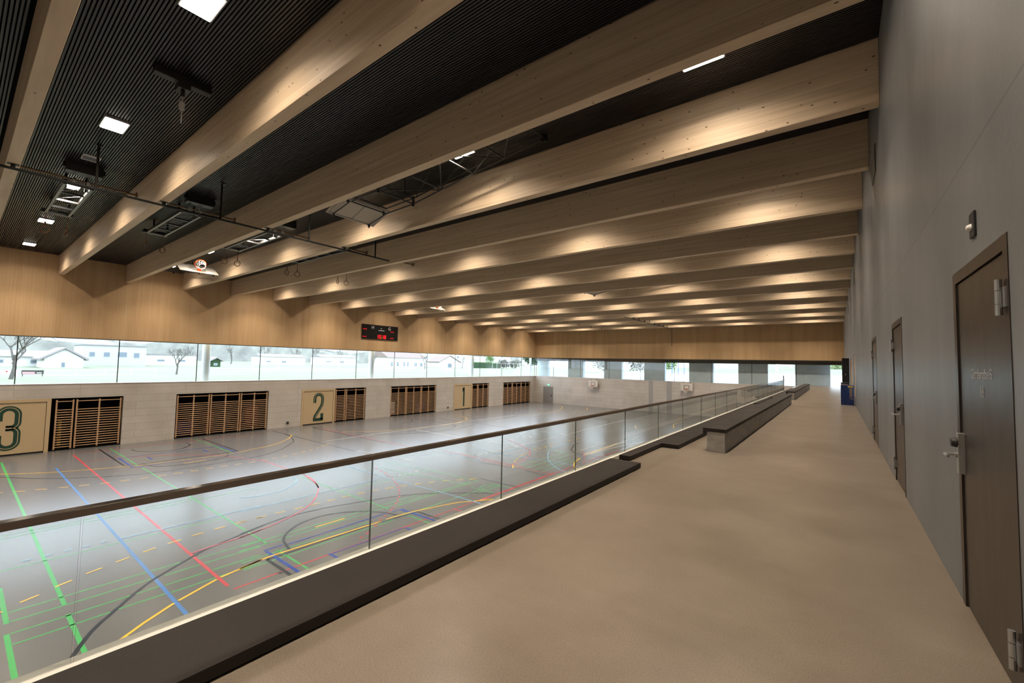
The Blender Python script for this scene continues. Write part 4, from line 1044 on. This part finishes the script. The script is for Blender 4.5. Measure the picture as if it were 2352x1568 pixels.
# ------------------------------------------------------------------ outdoors
ZG = -0.5
struct(MB().box(-330, XL-0.3, -140, 420, ZG-0.2, ZG).build('ground_meadow', MT['grass']), 'pale green meadow outside the window wall')
def gz(x, y):
    t = min(max((x+45)/40, 0), 1)
    return -0.22+max(0, y-60)*((1-t)*0.017+t*0.048)
def ground_patch(name, m, x0, x1, ys, lb):
    mb = MB(); n = 10
    for a, b in zip(ys[:-1], ys[1:]):
        for k in range(n):
            xa, xb = x0+(x1-x0)*k/n, x0+(x1-x0)*(k+1)/n
            mb.quad([(xa, a, gz(xa, a)), (xb, a, gz(xb, a)), (xb, b, gz(xb, b)), (xa, b, gz(xa, b))])
    return struct(mb.build(name, m), lb)
ground_patch('ground_plaza', MT['paving'], XL-0.3, 60, [YF+0.3, 60, 70, 82], 'pale paving outside the far windows')
ground_patch('ground_lawn', MT['grass'], XL-0.3, 60, [82, 95, 130, 200], 'lawn beyond the paving')

# white round columns outside the left windows, concrete piers outside the far windows
for k, (y, lb) in enumerate([(11.5, 'white round column outside the window band, leftmost'), (25.7, 'white round column outside the window band, right of the scoreboard'),
                             (40.6, 'white round column outside the window band, above the farthest numbered door'), (53.9, 'slim white round column outside the far end of the left windows')]):
    o = MB().lathe([(0.27 if k < 3 else 0.16, ZG), (0.27 if k < 3 else 0.16, 2.9)], (0, 0, 0), 28).build('column', MT['column'], None, smooth=False); o.location = (-37.4, y, 0); tag(o, lb, 'column', 'columns outside the window wall')
    MB().lathe([(0.33, ZG), (0.33, ZG+0.06)], (0, 0, 0), 28).build('column_base', MT['fence'], o)
PX = [(-36.3, -34.5), (-31.0, -28.55), (-25.35, -22.8), (-19.75, -17.1), (-14.2, -11.5), (-8.85, -5.95), (-3.45, -0.45)]
for k, (a, b) in enumerate(PX):
    o = MB().box(-(b-a)/2, (b-a)/2, -0.3, 0.3, -0.3, 2.62).build('concrete_pier', MT['pillar'], None, bevel=0.01); o.location = ((a+b)/2, YF+1.4, 0)
    tag(o, 'broad grey concrete pier outside the far windows, %s from the left' % ORD[k] if k else 'broad grey concrete pier outside the far windows, at the left corner', 'pier', 'concrete piers outside the far windows')
    MB().box(-(b-a)/2+0.01, (b-a)/2-0.01, -0.305, -0.298, 1.18, 1.195).build('casting_joint', MT['vent'], o)
struct(MB().box(XL-0.3, 4, YF+0.3, YF+3.2, 2.46, 2.62).box(XL-0.3, 4, YF+0.34, YF+0.5, 2.10, 2.5).build('porch_soffit', MT['frame_dark']), 'dark porch soffit outside the far windows')

def house(x, y0, y1, zb, zt, ridge, m, label, depth=8.0, wins=(), gable=False, roofm=None, group='houses beyond the meadow'):
    o = empty('house', (x, (y0+y1)/2, zb)); tag(o, label, 'house', group); h = (y1-y0)/2; H = zt-zb
    MB().box(-depth, 0, -h, h, -0.3, H).build('house_wall', m, o)
    rm = roofm or MT['roof']
    if gable:
        MB().prism([(0.0, -h, H), (0.0, h, H), (0.0, 0, H+ridge)], (-depth, 0, 0)).build('gable', m, o)
        MB().prism([(0.4, -h-0.5, H-0.25), (0.4, 0, H+ridge+0.05), (0.4, 0, H+ridge+0.3), (0.4, -h-0.6, H-0.02)], (-depth-0.8, 0, 0)).prism([(0.4, h+0.5, H-0.25), (0.4, 0, H+ridge+0.05), (0.4, 0, H+ridge+0.3), (0.4, h+0.6, H-0.02)], (-depth-0.8, 0, 0)).build('roof', rm, o)
    elif ridge:
        MB().prism([(0.5, -h-0.4, H-0.1), (-depth/2, -h-0.4, H+ridge), (-depth-0.5, -h-0.4, H-0.1)], (0, 2*h+0.8, 0)).build('roof', rm, o)
    else:
        MB().box(-depth-0.2, 0.25, -h-0.25, h+0.25, H, H+0.2).build('roof', rm, o)
    for (u, v, w_, hh) in wins:
        f = MB().box(0.0, 0.05, -h+u, -h+u+w_, v, v+hh).build('window_frame', MT['fence'], o); MB().box(0.05, 0.06, -h+u+0.08, -h+u+w_-0.08, v+0.08, v+hh-0.08).build('window_glass', MT['win_dark'], f)
    return o
RW = MT['render_wall']
house(-92, 8.2, 12.3, ZG, 0.9, 1.45, RW, 'white gabled house beyond the meadow, left of the leafless tree', 9, [(1.7, 0.1, 0.5, 0.8)], True)
house(-102, 3.0, 9.6, ZG, 1.2, 0.9, RW, 'low white house with a grey roof at the far left of the windows', 8, [(4.6, 0.5, 0.9, 0.6), (1.0, 0.5, 0.9, 0.6)])
house(-112, 14.8, 24.0, ZG, 3.4, 0, MT['fence'], 'flat-roofed pale building with a row of windows beyond the meadow', 10, [(0.8, 1.7, 0.9, 1.0), (2.8, 1.7, 1.0, 1.0), (4.8, 1.7, 1.5, 1.1), (7.2, 1.6, 1.0, 1.1)])
house(-122, 24.5, 35.5, ZG, 1.9, 0.0, RW, 'long low white building behind the small leafless tree', 10, [(0.6, 0.8, 1.0, 0.7), (3.6, 0.9, 1.4, 0.5), (7.5, 0.9, 1.4, 0.5)])
house(-110, 35.0, 36.6, ZG, 0.95, 0.45, MT['leaf_dark'], 'tiny dark green hut just right of the leftmost white column', 3, [(0.3, 0.3, 0.7, 0.5)], True)
house(-150, 62, 76, ZG, 2.4, 0.8, RW, 'long white shed across the meadow, below the bare wood', 9, [(1, 0.8, 1.5, 0.6), (6, 0.8, 1.5, 0.6)])
house(-168, 92, 108, ZG, 2.9, 0.9, RW, 'white hall with a pale roof across the meadow, left of the scoreboard column', 9, [(2, 1.0, 2, 0.6), (8, 1.0, 2, 0.6)])
house(-118, 87.5, 103.5, ZG, 2.9, 2.6, RW, 'white farmhouse with a wide brown roof seen right of the second column', 10, [(1.0, 0.3, 1.0, 1.5), (3.4, 0.3, 1.0, 1.5), (6.2, 0.2, 0.8, 1.7), (7.8, 0.2, 0.8, 1.7), (11.0, 0.4, 1.2, 1.3), (13.6, 0.4, 1.2, 1.3)], False, MT['roof_dark'])
house(-126, 118, 129.5, ZG, 1.8, 2.4, RW, 'small white shed with a brown gable beyond the lawn', 7, [(4.5, 0.0, 2.2, 1.7)], True, MT['roof_dark'])
house(-152, 138, 166, ZG, 6.5, 1.5, RW, 'tall white house behind the green hedge', 10, [(3, 4.2, 1.6, 1.3), (9, 4.2, 1.6, 1.3), (16, 4.2, 1.6, 1.3)])
house(-150, 176, 196, ZG, 5.6, 1.5, RW, 'white house partly behind the bright green tree', 10, [(3, 3.2, 1.6, 1.3), (9, 3.2, 1.6, 1.3)])

def blob(mb, c, rx, rz, n, sd, mi=0):       # leafy mass of many small leaf quads
    rg = random.Random(sd)
    for _ in range(n):
        d = Vector((rg.gauss(0, 1), rg.gauss(0, 1), rg.gauss(0, 1))).normalized(); r = rg.uniform(0.55, 1.0)
        p = Vector(c)+Vector((d.x*rx*r, d.y*rx*r, d.z*rz*r)); s_ = rg.uniform(0.10, 0.22)*max(rx, 0.8)*0.6
        a = Vector((rg.gauss(0, 1), rg.gauss(0, 1), rg.gauss(0, 1))).normalized(); b = a.cross(d)
        if b.length < 0.1: continue
        b.normalize(); mb.quad([p-a*s_, p+b*s_*0.6, p+a*s_, p-b*s_*0.6], mi)
def leafy(x, y, z, rx, h, m, label, cat='tree', nm='leafy_tree', n=900, trunk=True):
    o = empty(nm, (x, y, z)); tag(o, label, cat)
    mb = MB(); t0 = h*0.25 if trunk else h*0.1
    for k in range(5):
        rg = random.Random(k*31+int(x*7)+int(y)); blob(mb, (rg.uniform(-.4, .4)*rx, rg.uniform(-.4, .4)*rx, t0+(h-t0)*(0.3+0.13*k)), rx*0.75, (h-t0)*0.36, n//5, k+int(abs(x*y)))
    mb.build('crown', m, o)
    MB().tube([(0, 0, -0.2), (0.05, 0, h*0.6)], 0.05*h**0.8, 7, r1=0.02).build('trunk', MT['bark'], o)
    return o
def bare(x, y, z, h, label, sd, spread=0.55, levels=5, group='leafless trees outside'):
    rg = random.Random(sd); mt, mtw = MB(), MB()
    def grow(p, d, L, r, lv):
        q = p+d*L; mid = p+d*L*0.5+Vector((rg.uniform(-1, 1), rg.uniform(-1, 1), 0))*L*0.06
        (mt if lv >= levels-1 else mtw).tube([p, mid, q], r, 5 if lv > 2 else 3, r1=r*0.65)
        if lv == 0: return
        for _ in range(3 if lv > 1 else 4):
            nd = (d+Vector((rg.uniform(-1, 1), rg.uniform(-1, 1), rg.uniform(-0.25, 0.75)))*spread*1.25).normalized()
            grow(p+d*L*rg.uniform(0.55, 1.0), nd, L*rg.uniform(0.62, 0.82), r*0.55, lv-1)
    o = empty('bare_tree', (x, y, z)); tag(o, label, 'tree', group)
    grow(Vector((0, 0, -0.1)), Vector((0.05, 0.05, 1)).normalized(), h*0.30, h*0.022, levels)
    mt.build('trunk', MT['bark'], o); mtw.build('branches', MT['bark'], o); return o
bare(-52, 2.9, ZG, 6.8, 'big leafless tree filling the left end of the window band', 8, 0.95)
bare(-61, 15.9, ZG, 4.9, 'small leafless tree standing alone on the meadow, left of the leftmost column', 11, 0.6)
bare(-96, 84.0, ZG, 6.5, 'leafless tree in front of the brown-roofed farmhouse', 5)
bare(-112, 116.5, ZG, 6.0, 'thin leafless tree left of the small white shed', 9)
bare(-112, 121.5, ZG, 6.0, 'thin leafless tree in front of the small white shed', 14)
bare(-108, 75.0, ZG, 5.5, 'leafless tree just right of the second white column', 21)
leafy(-124, 147, ZG, 2.6, 6.2, MT['leaf'], 'bright green leafy tree right of the third white column', n=1200)
leafy(-107, 154.5, ZG, 4.8, 6.6, MT['leaf_dark'], 'dark evergreen at the far end of the left windows', n=1600)
o = MB().box(-0.8, 0.8, -9, 9, -0.2, 2.5).build('clipped_hedge', MT['leaf'], None, bevel=0.1); o.location = (-117, 136, ZG); tag(o, 'clipped green hedge behind the third white column', 'hedge')
MB().box(0.8, 0.9, -8.8, 8.8, 0.0, 2.3).build('hedge_face', MT['leaf_dark'], o)
for k, yy in enumerate((137.0, 145.0)):
    leafy(-108.5, yy, ZG, 3.3, 3.4, MT['twigs'], ['bare grey shrub left of the far dark evergreen', 'bare grey shrub touching the far dark evergreen'][k], 'shrub', 'bare_shrub', 1000, False)
mb = MB(); rg = random.Random(4)
for k in range(60):
    a, b = -200+k*11, -200+(k+1)*11; za, zb_ = 9+4*math.sin(k*.5)+rg.uniform(0, 2), 9+4*math.sin((k+1)*.5)+rg.uniform(0, 2)
    mb.prism([(-300, a, ZG), (-300, b, ZG), (-300, b, zb_*1.2), (-300, a, za*1.2)], (-60, 0, 6))
struct(mb.build('hillside', MT['hill']), 'wooded hillside far behind the houses')
for k, (yy, xx, hh) in enumerate([(58, -165, 9), (70, -170, 9.5), (83, -172, 9), (96, -180, 10), (110, -184, 10), (44, -160, 8)]):
    bare(xx, yy, ZG, hh, 'tall leafless tree in the row along the wooded hillside, %s from the left' % ORD[[1, 2, 3, 4, 5, 0][k]], 40+k, 0.5, 4, 'row of trees by the hillside')

# fences, boards, goals
def fence(name, p, q, h, npost, label, rails=(0.5, 0.98), r=0.03, cat='fence'):
    P, Q = Vector(p), Vector(q); o = empty(name, P); tag(o, label, cat); D = Q-P
    for k in range(npost): MB().tube([D*k/(npost-1), D*k/(npost-1)+Vector((0, 0, h))], r, 6).build('fence_post', MT['white'], o)
    for f in rails: MB().tube([Vector((0, 0, h*f)), D+Vector((0, 0, h*f))], r*0.9, 6).build('rail', MT['white'], o)
    return o
fence('field_railing', (-70, 22, ZG), (-70, 78, ZG), 0.55, 20, 'long low white railing across the meadow', (0.25, 0.98), 0.03, 'railing')
fence('mesh_fence', (-58.5, 5.4, ZG), (-58.5, 13.4, ZG), 0.62, 5, 'pale fence posts left of the small leafless tree', (0.1, 0.98))
fence('mesh_fence', (-100, 68, ZG), (-100, 84, ZG), 1.4, 8, 'low grey fence before the brown-roofed farmhouse', (0.1, 0.5, 0.98))
fence('mesh_fence', (-103.5, 124, ZG), (-103.5, 148, ZG), 2.2, 10, 'tall thin fence before the bushes at the far corner', (0.98,))
for y0, y1, m, lb in ((2.45, 3.68, 'white', 'white advertising board with a red dot at the left edge of the meadow'), (3.85, 5.2, 'vent', 'dark advertising board with a pink panel, beside the white board')):
    o = MB().box(0, 0.05, 0, y1-y0, 0.22, 0.56).box(-0.03, 0, 0.05, 0.1, 0, 0.5).box(-0.03, 0, y1-y0-0.1, y1-y0-0.05, 0, 0.5).build('advertising_board', MT[m], None); o.location = (-58, y0, ZG); tag(o, lb, 'board')
    if m == 'white': MB().tube([(0.05, 0.55, 0.45), (0.056, 0.55, 0.45)], 0.06, 14).build('red_dot', MT['red_led'], o)  # printed dot borrows the glowing LED material; it is no lamp
    else:
        MB().box(0.05, 0.056, 0.05, 0.80, 0.24, 0.42).build('pink_panel', mat('pink_print', (0.62, 0.30, 0.33), 0.5), o); MB().box(0.05, 0.056, 0.92, 1.22, 0.28, 0.36).build('white_mark', MT['print_white'], o)
def goal(y0, y1, x, h, lb):
    o = empty('football_goal', (x, y0, ZG)); tag(o, lb, 'goal', 'white football goals'); W = y1-y0
    MB().tube([(0, 0, 0), (0, 0, h), (0, W, h), (0, W, 0)], 0.06, 8).build('goal_frame', MT['white'], o)
    MB().tube([(0, 0, h), (-1.2, 0, 0), (-1.2, W, 0), (0, W, h)], 0.03, 6).build('net_stay', MT['white'], o)
goal(42.4, 47.7, -80, 1.55, 'white football goal on the meadow, left of the second white column'); goal(33.2, 37.6, -84, 1.35, 'smaller white football goal, left of the other goal')

# beyond the far windows
for k, (x, y, r, h, m, lb) in enumerate([(-52, 112, 3.5, 3.4, 'twigs', 'bare bushes beyond the plaza, seen left of the far wall'), (-43, 112, 3.5, 3.2, 'twigs', 'bare bushes beyond the plaza, second clump'), (-33, 108, 3.0, 3.0, 'leaf', 'green shrubs beyond the plaza, before the white house'),
   (-16, 110, 2.4, 2.2, 'leaf_dark', 'dark clipped shrub on the terrace wall'), (-4.5, 108, 2.2, 3.4, 'twigs', 'bare shrub beside the lamp post beyond the plaza'), (0.3, 104, 2.0, 1.6, 'leaf_pale', 'round pale green bush seen by the gallery wall end')]):
    leafy(x, y, gz(x, y)-1.2, r, h+1.2, MT[m], lb, 'bush', 'garden_bush', 700, False)
leafy(0.1, 108, gz(0, 108), 2.2, 5.4, MT['leaf_dark'], 'dark shaggy palm-like tree at the right end of the far windows', 'tree', 'palm_tree', 900)
def fhouse(x0, x1, y, H, ridge, lb):
    zb = gz((x0+x1)/2, y); o = empty('house', ((x0+x1)/2, y, zb)); tag(o, lb, 'house', 'houses beyond the plaza'); h = (x1-x0)/2
    MB().box(-h, h, 0, 8, -2.2, H).build('house_wall', RW, o)
    MB().prism([(-h-0.4, -0.4, H), (-h-0.4, 4, H+ridge), (-h-0.4, 8.4, H)], (2*h+0.8, 0, 0)).build('roof', MT['roof'], o)
    for k in range(3):
        f = MB().box(-h+0.8+k*h*0.6, -h+2.0+k*h*0.6, -0.05, 0, 1.6, 2.9).build('window_frame', MT['fence'], o); MB().box(-h+0.9+k*h*0.6, -h+1.9+k*h*0.6, -0.06, -0.05, 1.7, 2.8).build('window_glass', MT['win_dark'], f)
fhouse(-70, -58, 130, 4.6, 2, 'white house seen through the leftmost far windows'); fhouse(-50, -38, 132, 5.0, 2, 'white house seen between the second and third piers')
fhouse(-33, -20, 124, 2.8, 1.6, 'white house seen between the right-hand basketball board and the pier'); fhouse(-12, -3, 126, 3.0, 1.6, 'white house behind the terrace wall')
o = empty('terrace_wall', (-15.5, 102, gz(-15, 102))); tag(o, 'low pale terrace wall with openings beyond the lawn', 'wall')
MB().box(-9, 11, 0, 0.4, -0.4, 0.35).box(-9, 11, 0, 0.4, 0.85, 1.0).build('wall_body', MT['fence'], o)
for k in range(9): MB().box(-9+k*2.45, -8.6+k*2.45, -0.02, 0.42, 0.35, 0.85).build('wall_pier', RW, o)
o = empty('lamp_post', (-8.6, 92, gz(-8.6, 92))); tag(o, 'white lamp post on the plaza seen past the balustrade end', 'lamp post')
MB().tube([(0, 0, 0), (0, 0, 4.2)], 0.22, 10).build('post', MT['white'], o); MB().box(-0.5, 0.5, -0.25, 0.25, 4.2, 4.4).build('post_head', MT['white'], o)
fence('blue_gate', (-22.4, 75, gz(-22, 75)), (-19.4, 75, gz(-20, 75)), 3.6, 4, 'slim blue posts of a frame on the plaza behind the right-hand basketball board', (0.99,), 0.05, 'frame')
for c in kids(bpy.data.objects['blue_gate']):
    c.data.materials.clear(); c.data.materials.append(MT['blue_steel'])
